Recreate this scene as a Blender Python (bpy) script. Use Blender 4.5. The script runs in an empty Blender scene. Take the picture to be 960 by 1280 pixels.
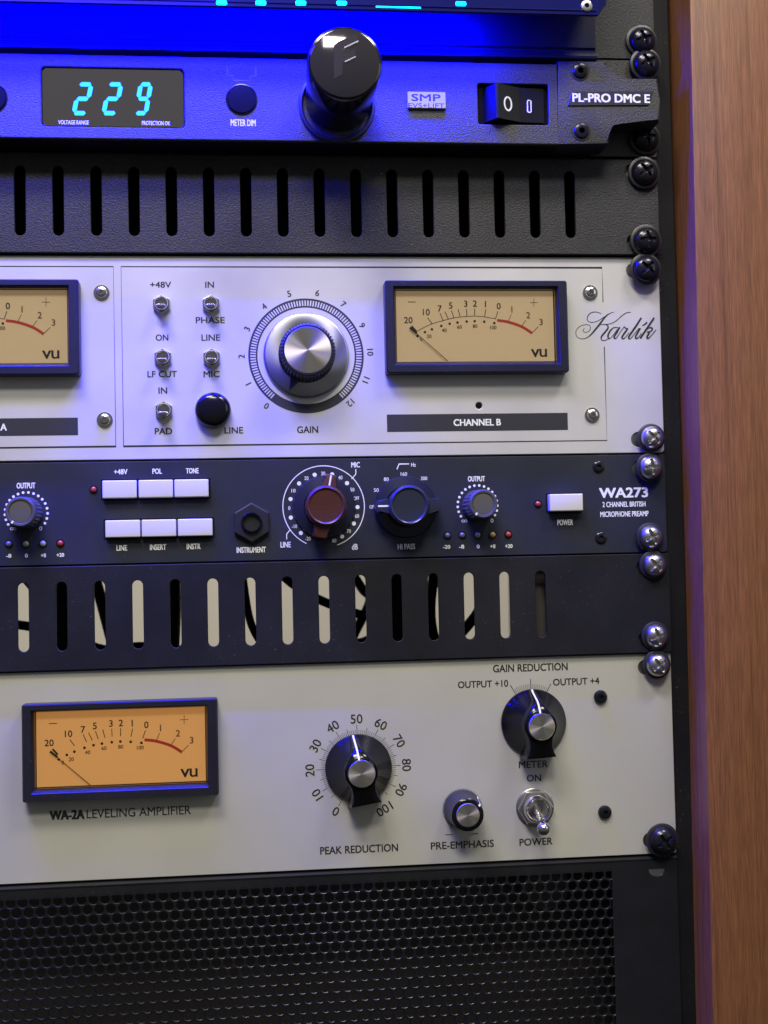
import bpy, bmesh, math, random
from mathutils import Vector, Matrix
random.seed(7)
R = math.radians
S = 0.001                     # everything below is measured in millimetres
scene = bpy.context.scene
col = scene.collection

# ------------------------------------------------------------------ camera
# x = right (0 = right edge of the 19-inch panels), h = height off the panel plane (towards the viewer), z = up
F = 1600.0
RV = Vector((-0.039231, -0.105031, -0.019842))
CX, CH, CZ = -185.88511, 556.083634, -134.253109
Rm = Matrix.Rotation(RV.length, 3, RV.normalized()) @ Matrix(((1, 0, 0), (0, 0, -1), (0, 1, 0)))
cam = bpy.data.cameras.new('camera')
cam.sensor_fit = 'VERTICAL'; cam.sensor_height = 36.0
cam.lens = F / 1280 * 36.0
cam.dof.use_dof = True; cam.dof.focus_distance = 0.552; cam.dof.aperture_fstop = 13.0
cam.clip_start = 0.02; cam.clip_end = 50
camo = bpy.data.objects.new('camera', cam); col.objects.link(camo)
inv = Rm.transposed()
flip = Matrix(((1, 0, 0), (0, -1, 0), (0, 0, -1)))
camo.matrix_world = Matrix.Translation(Vector((CX, -CH, CZ)) * S) @ (inv @ flip).to_4x4()
scene.camera = camo


def A(px, py, h=0.0):
    """point of the plane h millimetres in front of the panels that a measured photo position lies on"""
    d = inv @ Vector(((px - 480) / F, (py - 640) / F, 1.0))
    t = (-h + CH) / d.y
    return (CX + d.x * t, CZ + d.z * t)


# ------------------------------------------------------------------ world, lights, exposure
w = bpy.data.worlds.new('World'); scene.world = w; w.use_nodes = True
wt = w.node_tree
tcw = wt.nodes.new('ShaderNodeTexCoord'); sep = wt.nodes.new('ShaderNodeSeparateXYZ'); rmp = wt.nodes.new('ShaderNodeValToRGB')
wt.links.new(tcw.outputs['Generated'], sep.inputs[0])
mrw = wt.nodes.new('ShaderNodeMapRange'); mrw.inputs[1].default_value = -1; mrw.inputs[2].default_value = 1
wt.links.new(sep.outputs[2], mrw.inputs[0]); wt.links.new(mrw.outputs[0], rmp.inputs[0])
el = rmp.color_ramp.elements
el[0].position = 0.1; el[0].color = (0.10, 0.09, 0.085, 1)
el[1].position = 1.0; el[1].color = (1.0, 0.97, 0.92, 1)
e_ = rmp.color_ramp.elements.new(0.5); e_.color = (0.50, 0.50, 0.52, 1)
wt.links.new(rmp.outputs[0], wt.nodes['Background'].inputs[0])
wt.nodes['Background'].inputs[1].default_value = 0.20
scene.view_settings.view_transform = 'Standard'
scene.view_settings.look = 'None'
scene.view_settings.exposure = 0
scene.view_settings.gamma = 1
scene.cycles.use_denoising = True
scene.cycles.max_bounces = 8


def area(name, loc, target, sx, sy, energy, color):
    l = bpy.data.lights.new(name, 'AREA'); l.shape = 'RECTANGLE'; l.size = sx * S; l.size_y = sy * S
    l.energy = energy; l.color = color
    o = bpy.data.objects.new(name, l); col.objects.link(o)
    o.location = Vector(loc) * S
    o.rotation_euler = (Vector(target) * S - o.location).to_track_quat('-Z', 'Y').to_euler()
    return o


area('ceiling_lamp_left', (-520, -800, 1150), (-150, 0, -120), 460, 240, 15.5, (1.0, 0.93, 0.80))
area('ceiling_lamp_right', (260, -460, 720), (-60, 0, -60), 260, 140, 4.2, (1.0, 0.95, 0.88))
area('side_fill', (1150, -900, 300), (-50, 0, -100), 500, 700, 1.8, (0.86, 0.92, 1.0))  # weak cool fill added from the front right
area('front_fill', (-250, -1500, 1250), (-120, 0, -150), 520, 260, 17, (1.0, 0.95, 0.86))  # broad fill added on the camera side to soften the shadows


# ------------------------------------------------------------------ materials
def mat(name, color, rough=0.5, metal=0.0, spec=0.5, bump=0.0, bscale=800.0, var=0.0, vscale=60.0,
        stretch=None, dust=0.0, coat=0.0, emit=None, estr=0.0, aniso=0.0, rvar=0.0, bdist=0.0003, alpha=None):
    m = bpy.data.materials.new(name); m.use_nodes = True
    nt = m.node_tree; b = nt.nodes['Principled BSDF']
    b.inputs['Base Color'].default_value = (*color, 1)
    b.inputs['Roughness'].default_value = rough
    b.inputs['Metallic'].default_value = metal
    b.inputs['Specular IOR Level'].default_value = spec
    b.inputs['Coat Weight'].default_value = coat
    b.inputs['Coat Roughness'].default_value = 0.08
    if emit:
        b.inputs['Emission Color'].default_value = (*emit, 1)
        b.inputs['Emission Strength'].default_value = estr
    tc = nt.nodes.new('ShaderNodeTexCoord')
    mp = nt.nodes.new('ShaderNodeMapping')
    nt.links.new(tc.outputs['Object'], mp.inputs[0])
    if stretch: mp.inputs['Scale'].default_value = stretch
    if bump:
        n = nt.nodes.new('ShaderNodeTexNoise'); n.inputs['Scale'].default_value = bscale; n.inputs['Detail'].default_value = 4
        nt.links.new(mp.outputs[0], n.inputs['Vector'])
        bu = nt.nodes.new('ShaderNodeBump'); bu.inputs['Strength'].default_value = bump; bu.inputs['Distance'].default_value = bdist
        nt.links.new(n.outputs['Fac'], bu.inputs['Height']); nt.links.new(bu.outputs[0], b.inputs['Normal'])
    if var or rvar:
        n2 = nt.nodes.new('ShaderNodeTexNoise'); n2.inputs['Scale'].default_value = vscale; n2.inputs['Detail'].default_value = 6
        nt.links.new(mp.outputs[0], n2.inputs['Vector'])
        if var:
            mr = nt.nodes.new('ShaderNodeMapRange'); mr.inputs[1].default_value = 0.25; mr.inputs[2].default_value = 0.75
            mr.inputs[3].default_value = 1 - var; mr.inputs[4].default_value = 1 + var
            nt.links.new(n2.outputs['Fac'], mr.inputs[0])
            mx = nt.nodes.new('ShaderNodeVectorMath'); mx.operation = 'SCALE'
            mx.inputs[0].default_value = color
            nt.links.new(mr.outputs[0], mx.inputs['Scale'])
            nt.links.new(mx.outputs[0], b.inputs['Base Color'])
        if rvar:
            mr = nt.nodes.new('ShaderNodeMapRange'); mr.inputs[1].default_value = 0.3; mr.inputs[2].default_value = 0.7
            mr.inputs[3].default_value = max(rough - rvar, 0.02); mr.inputs[4].default_value = rough + rvar
            nt.links.new(n2.outputs['Fac'], mr.inputs[0]); nt.links.new(mr.outputs[0], b.inputs['Roughness'])
    if dust:
        nd = nt.nodes.new('ShaderNodeTexNoise'); nd.inputs['Scale'].default_value = 1100; nd.inputs['Detail'].default_value = 1
        ng = nt.nodes.new('ShaderNodeTexNoise'); ng.inputs['Scale'].default_value = 22; ng.inputs['Detail'].default_value = 5
        nt.links.new(tc.outputs['Object'], nd.inputs['Vector']); nt.links.new(tc.outputs['Object'], ng.inputs['Vector'])
        r1 = nt.nodes.new('ShaderNodeMapRange'); r1.inputs[1].default_value = 0.70; r1.inputs[2].default_value = 0.80
        r2 = nt.nodes.new('ShaderNodeMapRange'); r2.inputs[1].default_value = 0.42; r2.inputs[2].default_value = 0.68; r2.inputs[4].default_value = dust
        nt.links.new(nd.outputs['Fac'], r1.inputs[0]); nt.links.new(ng.outputs['Fac'], r2.inputs[0])
        ad = nt.nodes.new('ShaderNodeMath'); ad.operation = 'MULTIPLY_ADD'; ad.inputs[2].default_value = 0.0
        nt.links.new(r1.outputs[0], ad.inputs[0]); nt.links.new(r2.outputs[0], ad.inputs[1])
        film = nt.nodes.new('ShaderNodeMath'); film.operation = 'MULTIPLY_ADD'; film.inputs[1].default_value = 0.05
        nt.links.new(r2.outputs[0], film.inputs[0]); nt.links.new(ad.outputs[0], film.inputs[2])
        mixc = nt.nodes.new('ShaderNodeMix'); mixc.data_type = 'RGBA'
        nt.links.new(film.outputs[0], mixc.inputs[0])
        lk = b.inputs['Base Color'].links
        if lk: nt.links.new(lk[0].from_socket, mixc.inputs[6])
        else: mixc.inputs[6].default_value = (*color, 1)
        mixc.inputs[7].default_value = (0.30, 0.29, 0.27, 1)
        nt.links.new(mixc.outputs[2], b.inputs['Base Color'])
    if aniso:
        b.inputs['Anisotropic'].default_value = aniso
        t = nt.nodes.new('ShaderNodeTangent'); t.direction_type = 'RADIAL'; t.axis = 'Y'
        nt.links.new(t.outputs[0], b.inputs['Tangent'])
    return m


def glass_mat(name, tint=(1, 1, 1), gloss=0.06):
    m = bpy.data.materials.new(name); m.use_nodes = True
    nt = m.node_tree; nt.nodes.clear()
    out = nt.nodes.new('ShaderNodeOutputMaterial'); mix = nt.nodes.new('ShaderNodeMixShader')
    tr = nt.nodes.new('ShaderNodeBsdfTransparent'); tr.inputs[0].default_value = (*tint, 1)
    gl = nt.nodes.new('ShaderNodeBsdfGlossy'); gl.inputs['Roughness'].default_value = 0.03
    fr = nt.nodes.new('ShaderNodeFresnel'); fr.inputs[0].default_value = 1.3
    nt.links.new(fr.outputs[0], mix.inputs[0]); nt.links.new(tr.outputs[0], mix.inputs[1]); nt.links.new(gl.outputs[0], mix.inputs[2])
    nt.links.new(mix.outputs[0], out.inputs[0])
    return m


M = {}
M['perf'] = mat('perforated_steel_black', (0.008, 0.009, 0.012), 0.30, 0.2, 0.5, dust=0.4)
M['silver'] = mat('silver_anodised_aluminium', (0.57, 0.565, 0.56), 0.42, 0.22, 0.5, bump=0.10, bscale=2500, var=0.05, vscale=35, rvar=0.05)
M['champagne'] = mat('champagne_painted_aluminium', (0.455, 0.45, 0.395), 0.42, 0.10, 0.5, bump=0.08, bscale=2200, var=0.045, vscale=28, rvar=0.05, dust=0.5)
M['navy'] = mat('blue_grey_painted_steel', (0.019, 0.022, 0.034), 0.50, 0, 0.25, bump=0.25, bscale=2600, var=0.15, vscale=60, dust=0.35)
M['powder'] = mat('black_powder_coat', (0.026, 0.026, 0.029), 0.55, 0, 0.35, bump=0.9, bscale=1300, var=0.2, vscale=700, bdist=0.0004, dust=0.5)
M['black_metal'] = mat('black_satin_metal', (0.009, 0.0095, 0.012), 0.50, 0, 0.25, bump=0.2, bscale=2200, var=0.2, vscale=80, dust=0.35)
M['rail'] = mat('black_rail_paint', (0.006, 0.0065, 0.009), 0.5, 0, 0.25, bump=0.2, bscale=1800, dust=0.4)
M['gloss_black'] = mat('gloss_black_plastic', (0.005, 0.005, 0.006), 0.14, 0, 0.38, bump=0.05, bscale=900)
M['frame'] = mat('meter_frame_plastic', (0.012, 0.012, 0.016), 0.36, 0, 0.4, bump=0.15, bscale=2400, dust=0.3)
M['satin_black'] = mat('satin_black_plastic', (0.016, 0.016, 0.020), 0.38, 0, 0.5, bump=0.1, bscale=1500)
M['emblem'] = mat('emblem_plastic', (0.09, 0.085, 0.10), 0.2, 0.8, 0.5)
M['rocker'] = mat('rocker_plastic', (0.006, 0.006, 0.007), 0.32, 0, 0.3)
M['cap_face'] = mat('smoked_cap_face', (0.15, 0.14, 0.15), 0.07, 0.9, 0.6)
M['lens_smoke'] = mat('mirror_smoked_plastic', (0.55, 0.52, 0.56), 0.03, 1.0, 0.6)
M['furman'] = mat('textured_black_plastic', (0.029, 0.029, 0.030), 0.5, 0, 0.45, bump=0.9, bscale=1700, var=0.25, vscale=1200, bdist=0.0004, dust=0.45)
M['chrome'] = mat('polished_nickel', (0.70, 0.68, 0.65), 0.20, 1.0)
M['steel'] = mat('dull_zinc_steel', (0.50, 0.49, 0.47), 0.32, 1.0, var=0.12, vscale=300)
M['black_screw'] = mat('black_oxide_steel', (0.030, 0.030, 0.036), 0.22, 0.7, 0.6, var=0.2, vscale=400)
M['spun'] = mat('spun_aluminium', (0.80, 0.75, 0.64), 0.30, 1.0, aniso=0.85)
M['spun_skirt'] = mat('spun_silver_skirt', (0.36, 0.36, 0.37), 0.30, 1.0, aniso=0.8)
M['ink'] = mat('black_ink', (0.012, 0.012, 0.016), 0.5)
M['ink_red'] = mat('red_ink', (0.62, 0.045, 0.025), 0.5)
M['ink_brown'] = mat('brown_red_ink', (0.20, 0.06, 0.03), 0.5)
M['white'] = mat('white_ink', (0.80, 0.80, 0.82), 0.5)
M['button'] = mat('white_button_plastic', (0.62, 0.61, 0.58), 0.38, 0, 0.5, coat=0.2)
M['grey_knob'] = mat('grey_knob_plastic', (0.07, 0.07, 0.08), 0.35, 0, 0.5)
M['grey_cap'] = mat('grey_cap_plastic', (0.085, 0.083, 0.078), 0.45, 0, 0.5, bump=0.1)
M['red_knob'] = mat('oxblood_knob_plastic', (0.062, 0.019, 0.017), 0.34, 0, 0.5, bump=0.15, bscale=700)
M['blue_knob'] = mat('navy_knob_plastic', (0.022, 0.026, 0.048), 0.26, 0, 0.5, bump=0.15, bscale=700)
M['hole'] = mat('dark_void', (0.004, 0.004, 0.005), 0.8, 0, 0.2)
M['cable'] = mat('black_cable_rubber', (0.012, 0.012, 0.012), 0.5)
M['wall'] = mat('cream_wall_paint', (0.55, 0.52, 0.45), 0.7, bump=0.1, bscale=60, var=0.05, vscale=6)
M['dial_lit'] = mat('lit_amber_dial', (0.52, 0.30, 0.12), 0.6, emit=(1.0, 0.44, 0.11), estr=0.33)
M['dial_dim'] = mat('cream_dial', (0.62, 0.49, 0.32), 0.6, emit=(1.0, 0.66, 0.32), estr=0.17)
M['glass'] = glass_mat('clear_glass')
M['digit'] = mat('lit_cyan_segment', (0, 0.1, 0.2), 0.4, emit=(0.01, 0.50, 1.0), estr=1.8)
M['blue_lens'] = mat('lit_blue_lens', (0.0, 0.0, 0.05), 0.2, emit=(0.0, 0.55, 1.0), estr=6.0)
M['acrylic'] = mat('blue_black_acrylic', (0.006, 0.008, 0.10), 0.15, 0, 0.4)
M['led_red'] = mat('red_led_lens', (0.35, 0.045, 0.03), 0.25, coat=0.5)
M['led_amber'] = mat('amber_led_lens', (0.42, 0.30, 0.11), 0.3, coat=0.5)
M['led_green'] = mat('clear_green_led_lens', (0.30, 0.32, 0.18), 0.3, coat=0.5)
M['led_blue'] = mat('clear_blue_led_lens', (0.10, 0.11, 0.22), 0.3, coat=0.5)
M['led_clear'] = mat('milky_led_lens', (0.34, 0.34, 0.34), 0.3, coat=0.5)
M['badge'] = mat('silver_badge', (0.70, 0.70, 0.72), 0.25, 0.6)
M['dark_strip'] = mat('charcoal_print', (0.022, 0.023, 0.032), 0.5)
M['sleeve'] = mat('dull_beige_chassis', (0.10, 0.09, 0.085), 0.5, 0.5)


def wood_material():
    m = bpy.data.materials.new('reddish_wood_veneer'); m.use_nodes = True
    nt = m.node_tree; b = nt.nodes['Principled BSDF']; L = nt.links
    tc = nt.nodes.new('ShaderNodeTexCoord')
    mp = nt.nodes.new('ShaderNodeMapping'); mp.inputs['Scale'].default_value = (210, 210, 3.2)
    L.new(tc.outputs['Object'], mp.inputs[0])
    n = nt.nodes.new('ShaderNodeTexNoise'); n.inputs['Scale'].default_value = 1.0; n.inputs['Detail'].default_value = 3; n.inputs['Distortion'].default_value = 0.6
    L.new(mp.outputs[0], n.inputs['Vector'])
    cr = nt.nodes.new('ShaderNodeValToRGB')
    e = cr.color_ramp.elements
    e[0].position = 0.30; e[0].color = (0.150, 0.055, 0.025, 1)
    e[1].position = 0.66; e[1].color = (0.215, 0.088, 0.041, 1)
    x = cr.color_ramp.elements.new(0.42); x.color = (0.190, 0.076, 0.035, 1)
    L.new(n.outputs['Fac'], cr.inputs[0])
    mp2 = nt.nodes.new('ShaderNodeMapping'); mp2.inputs['Scale'].default_value = (2600, 2600, 90)
    L.new(tc.outputs['Object'], mp2.inputs[0])
    n2 = nt.nodes.new('ShaderNodeTexNoise'); n2.inputs['Scale'].default_value = 1.0; n2.inputs['Detail'].default_value = 2
    L.new(mp2.outputs[0], n2.inputs['Vector'])
    mr = nt.nodes.new('ShaderNodeMapRange'); mr.inputs[1].default_value = 0.3; mr.inputs[2].default_value = 0.7
    mr.inputs[3].default_value = 0.68; mr.inputs[4].default_value = 1.18
    L.new(n2.outputs['Fac'], mr.inputs[0])
    mp3 = nt.nodes.new('ShaderNodeMapping'); mp3.inputs['Scale'].default_value = (620, 620, 2.2)
    L.new(tc.outputs['Object'], mp3.inputs[0])
    n3 = nt.nodes.new('ShaderNodeTexNoise'); n3.inputs['Scale'].default_value = 1.0; n3.inputs['Detail'].default_value = 2; n3.inputs['Distortion'].default_value = 1.2
    L.new(mp3.outputs[0], n3.inputs['Vector'])
    mr3 = nt.nodes.new('ShaderNodeMapRange'); mr3.inputs[1].default_value = 0.56; mr3.inputs[2].default_value = 0.70
    mr3.inputs[3].default_value = 1.0; mr3.inputs[4].default_value = 0.70
    L.new(n3.outputs['Fac'], mr3.inputs[0])
    mm = nt.nodes.new('ShaderNodeMath'); mm.operation = 'MULTIPLY'
    L.new(mr.outputs[0], mm.inputs[0]); L.new(mr3.outputs[0], mm.inputs[1])
    mul = nt.nodes.new('ShaderNodeVectorMath'); mul.operation = 'SCALE'
    L.new(cr.outputs[0], mul.inputs[0]); L.new(mm.outputs[0], mul.inputs['Scale'])
    L.new(mul.outputs[0], b.inputs['Base Color'])
    b.inputs['Roughness'].default_value = 0.42
    bu = nt.nodes.new('ShaderNodeBump'); bu.inputs['Strength'].default_value = 0.25; bu.inputs['Distance'].default_value = 0.0003
    L.new(n2.outputs['Fac'], bu.inputs['Height']); L.new(bu.outputs[0], b.inputs['Normal'])
    return m


M['wood'] = wood_material()


# ------------------------------------------------------------------ mesh helpers (x, z, h in mm)
def V(x, h, z): return Vector((x, -h, z)) * S


def finish(name, bm, m, parent=None, smooth=False, angle=35):
    bmesh.ops.recalc_face_normals(bm, faces=bm.faces)
    me = bpy.data.meshes.new(name); bm.to_mesh(me); bm.free()
    o = bpy.data.objects.new(name, me); col.objects.link(o)
    mats = m if isinstance(m, (list, tuple)) else [m]
    for q in mats: me.materials.append(q)
    if smooth:
        for p in me.polygons: p.use_smooth = True
        me.set_sharp_from_angle(angle=R(angle))
    if parent:
        o.parent = parent
        o.matrix_parent_inverse = Matrix.Translation(-parent_world(parent))
    return o


def parent_world(p):
    return Vector(p.location) if p.parent is None else Vector((0, 0, 0))


def B(): return bmesh.new()


def box(bm, x0, x1, z0, z1, h0, h1, bev=0.0, seg=1):
    vs = [bm.verts.new(V(x, h, z)) for x in (x0, x1) for h in (h0, h1) for z in (z0, z1)]
    idx = [(0, 1, 3, 2), (4, 6, 7, 5), (0, 4, 5, 1), (2, 3, 7, 6), (0, 2, 6, 4), (1, 5, 7, 3)]
    fs = [bm.faces.new([vs[i] for i in f]) for f in idx]
    if bev:
        es = {e for f in fs for e in f.edges}
        bmesh.ops.bevel(bm, geom=list(es), offset=bev * S, segments=seg, affect='EDGES', profile=0.6)


def prism(bm, poly, h0, h1, bev=0.0, poly1=None, seg=1, capback=True):
    """poly: (x, z) outline; front face at h1 (poly1 gives another outline there)"""
    p1 = poly1 or poly
    a = [bm.verts.new(V(x, h0, z)) for x, z in poly]
    b = [bm.verts.new(V(x, h1, z)) for x, z in p1]
    n = len(poly)
    if capback: bm.faces.new(a)
    f = bm.faces.new(list(reversed(b)))
    for i in range(n): bm.faces.new((a[i], b[i], b[(i + 1) % n], a[(i + 1) % n]))
    if bev:
        bmesh.ops.bevel(bm, geom=list(f.edges), offset=bev * S, segments=seg, affect='EDGES', profile=0.6)


def lathe(bm, prof, cx=0, cz=0, seg=48, closed=True):
    rings = []
    for r, h in prof:
        if r < 1e-6: rings.append([bm.verts.new(V(cx, h, cz))])
        else: rings.append([bm.verts.new(V(cx + r * math.sin(2 * math.pi * i / seg), h, cz + r * math.cos(2 * math.pi * i / seg))) for i in range(seg)])
    for a, b in zip(rings, rings[1:]):
        for i in range(seg):
            j = (i + 1) % seg
            if len(a) == 1 and len(b) == 1: continue
            if len(a) == 1: bm.faces.new((a[0], b[i], b[j]))
            elif len(b) == 1: bm.faces.new((a[i], b[0], a[j]))
            else: bm.faces.new((a[i], b[i], b[j], a[j]))


def fluted(bm, prof, cx, cz, n, depth, sub=4):
    seg = n * sub; rings = []
    for r, h, k in prof:
        ring = []
        for i in range(seg):
            t = 2 * math.pi * i / seg
            rr = r - depth * k * (0.5 - 0.5 * math.cos(n * t))
            ring.append(bm.verts.new(V(cx + rr * math.sin(t), h, cz + rr * math.cos(t))))
        rings.append(ring)
    for a, b in zip(rings, rings[1:]):
        for i in range(seg): bm.faces.new((a[i], b[i], b[(i + 1) % seg], a[(i + 1) % seg]))
    bm.faces.new(rings[-1])


def ribbon(bm, pts, width, h, smooth=0):
    """flat print: a band of the given width (or widths) along (x, z) points"""
    ws = width if isinstance(width, (list, tuple)) else [width] * len(pts)
    P = [Vector(p) for p in pts]
    if smooth:
        Q, W = [], []
        for i in range(len(P) - 1):
            p0 = P[max(i - 1, 0)]; p1 = P[i]; p2 = P[i + 1]; p3 = P[min(i + 2, len(P) - 1)]
            for k in range(smooth):
                t = k / smooth
                Q.append(0.5 * ((2 * p1) + (p2 - p0) * t + (2 * p0 - 5 * p1 + 4 * p2 - p3) * t * t + (3 * p1 - p0 - 3 * p2 + p3) * t ** 3))
                W.append(ws[i] * (1 - t) + ws[i + 1] * t)
        Q.append(P[-1]); W.append(ws[-1]); P, ws = Q, W
    L = []
    for i, p in enumerate(P):
        a = P[max(i - 1, 0)]; b = P[min(i + 1, len(P) - 1)]
        d = (b - a).normalized(); nrm = Vector((-d.y, d.x))
        k = 1.0
        if 0 < i < len(P) - 1 and not smooth:
            d1 = (p - a).normalized(); c = max(d.dot(d1), 0.5); k = 1 / c
        L.append((bm.verts.new(V(p.x + nrm.x * ws[i] / 2 * k, h, p.y + nrm.y * ws[i] / 2 * k)),
                  bm.verts.new(V(p.x - nrm.x * ws[i] / 2 * k, h, p.y - nrm.y * ws[i] / 2 * k))))
    for (a, b), (c, d) in zip(L, L[1:]): bm.faces.new((a, b, d, c))


def disc(bm, cx, cz, r, h, seg=20):
    bm.faces.new([bm.verts.new(V(cx + r * math.sin(2 * math.pi * i / seg), h, cz + r * math.cos(2 * math.pi * i / seg))) for i in range(seg)])


def sheet(bm, poly, h):
    bm.faces.new([bm.verts.new(V(x, h, z)) for x, z in poly])


def text_into(bm, s, cx, cz, w_, hgt, h, bold=0.0, rot=0.0, shear=0.0, track=1.0):
    """printed word centred on (cx, cz): total width w_ (None = natural), capital height hgt"""
    c = bpy.data.curves.new('t', 'FONT'); c.body = s; c.size = 1; c.resolution_u = 3; c.space_character = track
    o = bpy.data.objects.new('t', c); col.objects.link(o)
    bpy.context.view_layer.update()
    me = bpy.data.meshes.new_from_object(o.evaluated_get(bpy.context.evaluated_depsgraph_get()))
    xs = [v.co.x for v in me.vertices]; x0, x1 = min(xs), max(xs)
    cap = 0.70
    ys = [v.co.y for v in me.vertices]
    y0, y1 = (min(ys), max(ys))
    sz = hgt / (y1 - y0); sx = (w_ / (x1 - x0)) if w_ else sz
    ca, sa = math.cos(rot), math.sin(rot)
    copies = [(0, 0)] if bold <= 0 else [(0, 0), (bold, bold * .6), (-bold, bold * .6), (bold, -bold * .6), (-bold, -bold * .6)]
    for n_, (du, dv) in enumerate(copies):
        vs = []
        for v in me.vertices:
            a = (v.co.x - (x0 + x1) / 2 + du * sz / sx) * sx; b = (v.co.y - (y0 + y1) / 2 + dv) * sz; a += b * shear
            vs.append(bm.verts.new(V(cx + a * ca + b * sa, h + .008 * n_, cz - a * sa + b * ca)))
        for p in me.polygons:
            try: bm.faces.new([vs[i] for i in p.vertices])
            except ValueError: pass
    bpy.data.objects.remove(o); bpy.data.curves.remove(c); bpy.data.meshes.remove(me)


def word(s, px, py, wpx, hpx, parent, m, h=0.0, bold=0.0, name='printed_word', label=None, **k):
    cx, cz = A(px, py, h)
    x0 = A(px - wpx / 2, py, h)[0]; x1 = A(px + wpx / 2, py, h)[0]
    z0 = A(px, py + hpx / 2, h)[1]; z1 = A(px, py - hpx / 2, h)[1]
    bm = B(); text_into(bm, s, cx, cz, x1 - x0, z1 - z0, h + 0.06, bold, **k)
    o = finish(name, bm, m, parent); o['label'] = label or 'printed word ' + s
    return o


def rounded(x0, x1, z0, z1, r, n=5):
    pts = []
    for cx, cz, a0 in ((x1 - r, z1 - r, 0), (x1 - r, z0 + r, 90), (x0 + r, z0 + r, 180), (x0 + r, z1 - r, 270)):
        for i in range(n + 1):
            a = R(a0 + 90 * i / n); pts.append((cx + r * math.sin(a), cz + r * math.cos(a)))
    return pts


def circle(cx, cz, r, n=24): return [(cx + r * math.sin(2 * math.pi * i / n), cz + r * math.cos(2 * math.pi * i / n)) for i in range(n)]


def plate(name, outer, holes, h0, h1, m, parent=None, bev=0.25):
    """sheet metal with real cut-outs"""
    c = bpy.data.curves.new('p', 'CURVE'); c.dimensions = '2D'; c.fill_mode = 'BOTH'
    th = h1 - h0; c.extrude = (th / 2 - bev) * S; c.bevel_depth = bev * S; c.bevel_resolution = 1; c.offset = -bev * S
    for poly in [outer] + holes:
        sp = c.splines.new('POLY'); sp.points.add(len(poly) - 1); sp.use_cyclic_u = True
        for p, (x, z) in zip(sp.points, poly): p.co = (x * S, z * S, 0, 1)
    o = bpy.data.objects.new('p', c); col.objects.link(o)
    bpy.context.view_layer.update()
    me = bpy.data.meshes.new_from_object(o.evaluated_get(bpy.context.evaluated_depsgraph_get()))
    bpy.data.objects.remove(o); bpy.data.curves.remove(c)
    me.transform(Matrix(((1, 0, 0, 0), (0, 0, -1, -(h0 + h1) / 2 * S), (0, 1, 0, 0), (0, 0, 0, 1))))
    bm = B(); bm.from_mesh(me); bpy.data.meshes.remove(me)
    bmesh.ops.remove_doubles(bm, verts=bm.verts, dist=1e-6)
    return finish(name, bm, m, parent)


def thing(name, label, cat, x=0, h=0, z=0, group=None):
    o = bpy.data.objects.new(name, None); col.objects.link(o); o.location = V(x, h, z)
    o.empty_display_size = 0.01
    o['label'] = label; o['category'] = cat
    if group: o['group'] = group
    return o


def tube(bm, pts, r, seg=10, smooth=6):
    P = [Vector(p) for p in pts]; Q = []
    for i in range(len(P) - 1):
        p0 = P[max(i - 1, 0)]; p1 = P[i]; p2 = P[i + 1]; p3 = P[min(i + 2, len(P) - 1)]
        for k in range(smooth):
            t = k / smooth
            Q.append(0.5 * ((2 * p1) + (p2 - p0) * t + (2 * p0 - 5 * p1 + 4 * p2 - p3) * t * t + (3 * p1 - p0 - 3 * p2 + p3) * t ** 3))
    Q.append(P[-1]); rings = []
    up = Vector((0, 1, 0))
    for i, p in enumerate(Q):
        d = (Q[min(i + 1, len(Q) - 1)] - Q[max(i - 1, 0)]).normalized()
        a = d.cross(up)
        if a.length < 1e-3: a = d.cross(Vector((1, 0, 0)))
        a.normalize(); b = d.cross(a)
        rings.append([bm.verts.new((p + (a * math.cos(2 * math.pi * k / seg) + b * math.sin(2 * math.pi * k / seg)) * r) * S) for k in range(seg)])
    for a, b in zip(rings, rings[1:]):
        for k in range(seg): bm.faces.new((a[k], b[k], b[(k + 1) % seg], a[(k + 1) % seg]))
    bm.faces.new(rings[0]); bm.faces.new(rings[-1])


U = 44.45
XL = -330.0                    # the units run on past the left edge of the picture; 482.6 mm wide in reality
XW = -482.6

# screw positions measured in the photo: name -> (x, z)
SCREW_X = -7.5


def slot(z, w=12.4, x=-8.9):
    r = 3.3; pts = []
    for cx, a0 in ((x + w / 2 - r, 0), (x - w / 2 + r, 180)):
        for i in range(9): a = R(a0 + 180 * i / 8); pts.append((cx + r * math.sin(a), z + r * math.cos(a)))
    return pts


# ------------------------------------------------------------------ wall and rack
bm = B(); box(bm, -1500, 900, -1200, 900, -760, -700)
wall = finish('wall', bm, M['wall']); wall['kind'] = 'structure'
area('wall_fill', (-100, 520, 300), (-150, 700, -150), 300, 300, 0.75, (1.0, 0.95, 0.85))  # unseen lamp added behind the rack to brighten the wall

rack = thing('equipment_rack', 'wooden rack cabinet with black metal rail and reddish brown side panel at right', 'rack', 10, 0, -420)
bm = B(); box(bm, -25, 8.6, -420, 180, -5.0, -2.2, 0.3)
box(bm, 6.2, 8.6, -420, 180, -60, -5.2)
finish('rail', bm, M['rail'], rack)
bm = B()
# side panel: leans very slightly, as measured (11 mm from the units at the top, 7 mm at the foot)
xa, xb = 12.0, 6.6
for lo, hi, h0, h1 in ((0, 36.5, -400, 19.0),):
    a = [(xb + lo, -420), (xb + hi, -420), (xa + hi + .6, 180), (xa + lo, 180)]
    prism(bm, a, h0, h1, 1.1, seg=2)
finish('side_panel', bm, M['wood'], rack, smooth=True)
bm = B(); box(bm, 50.5, 90, -420, 180, -400, 8)
finish('outer_edge', bm, M['rail'], rack)

# ------------------------------------------------------------------ rack screws
HEADR = 6.1


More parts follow.
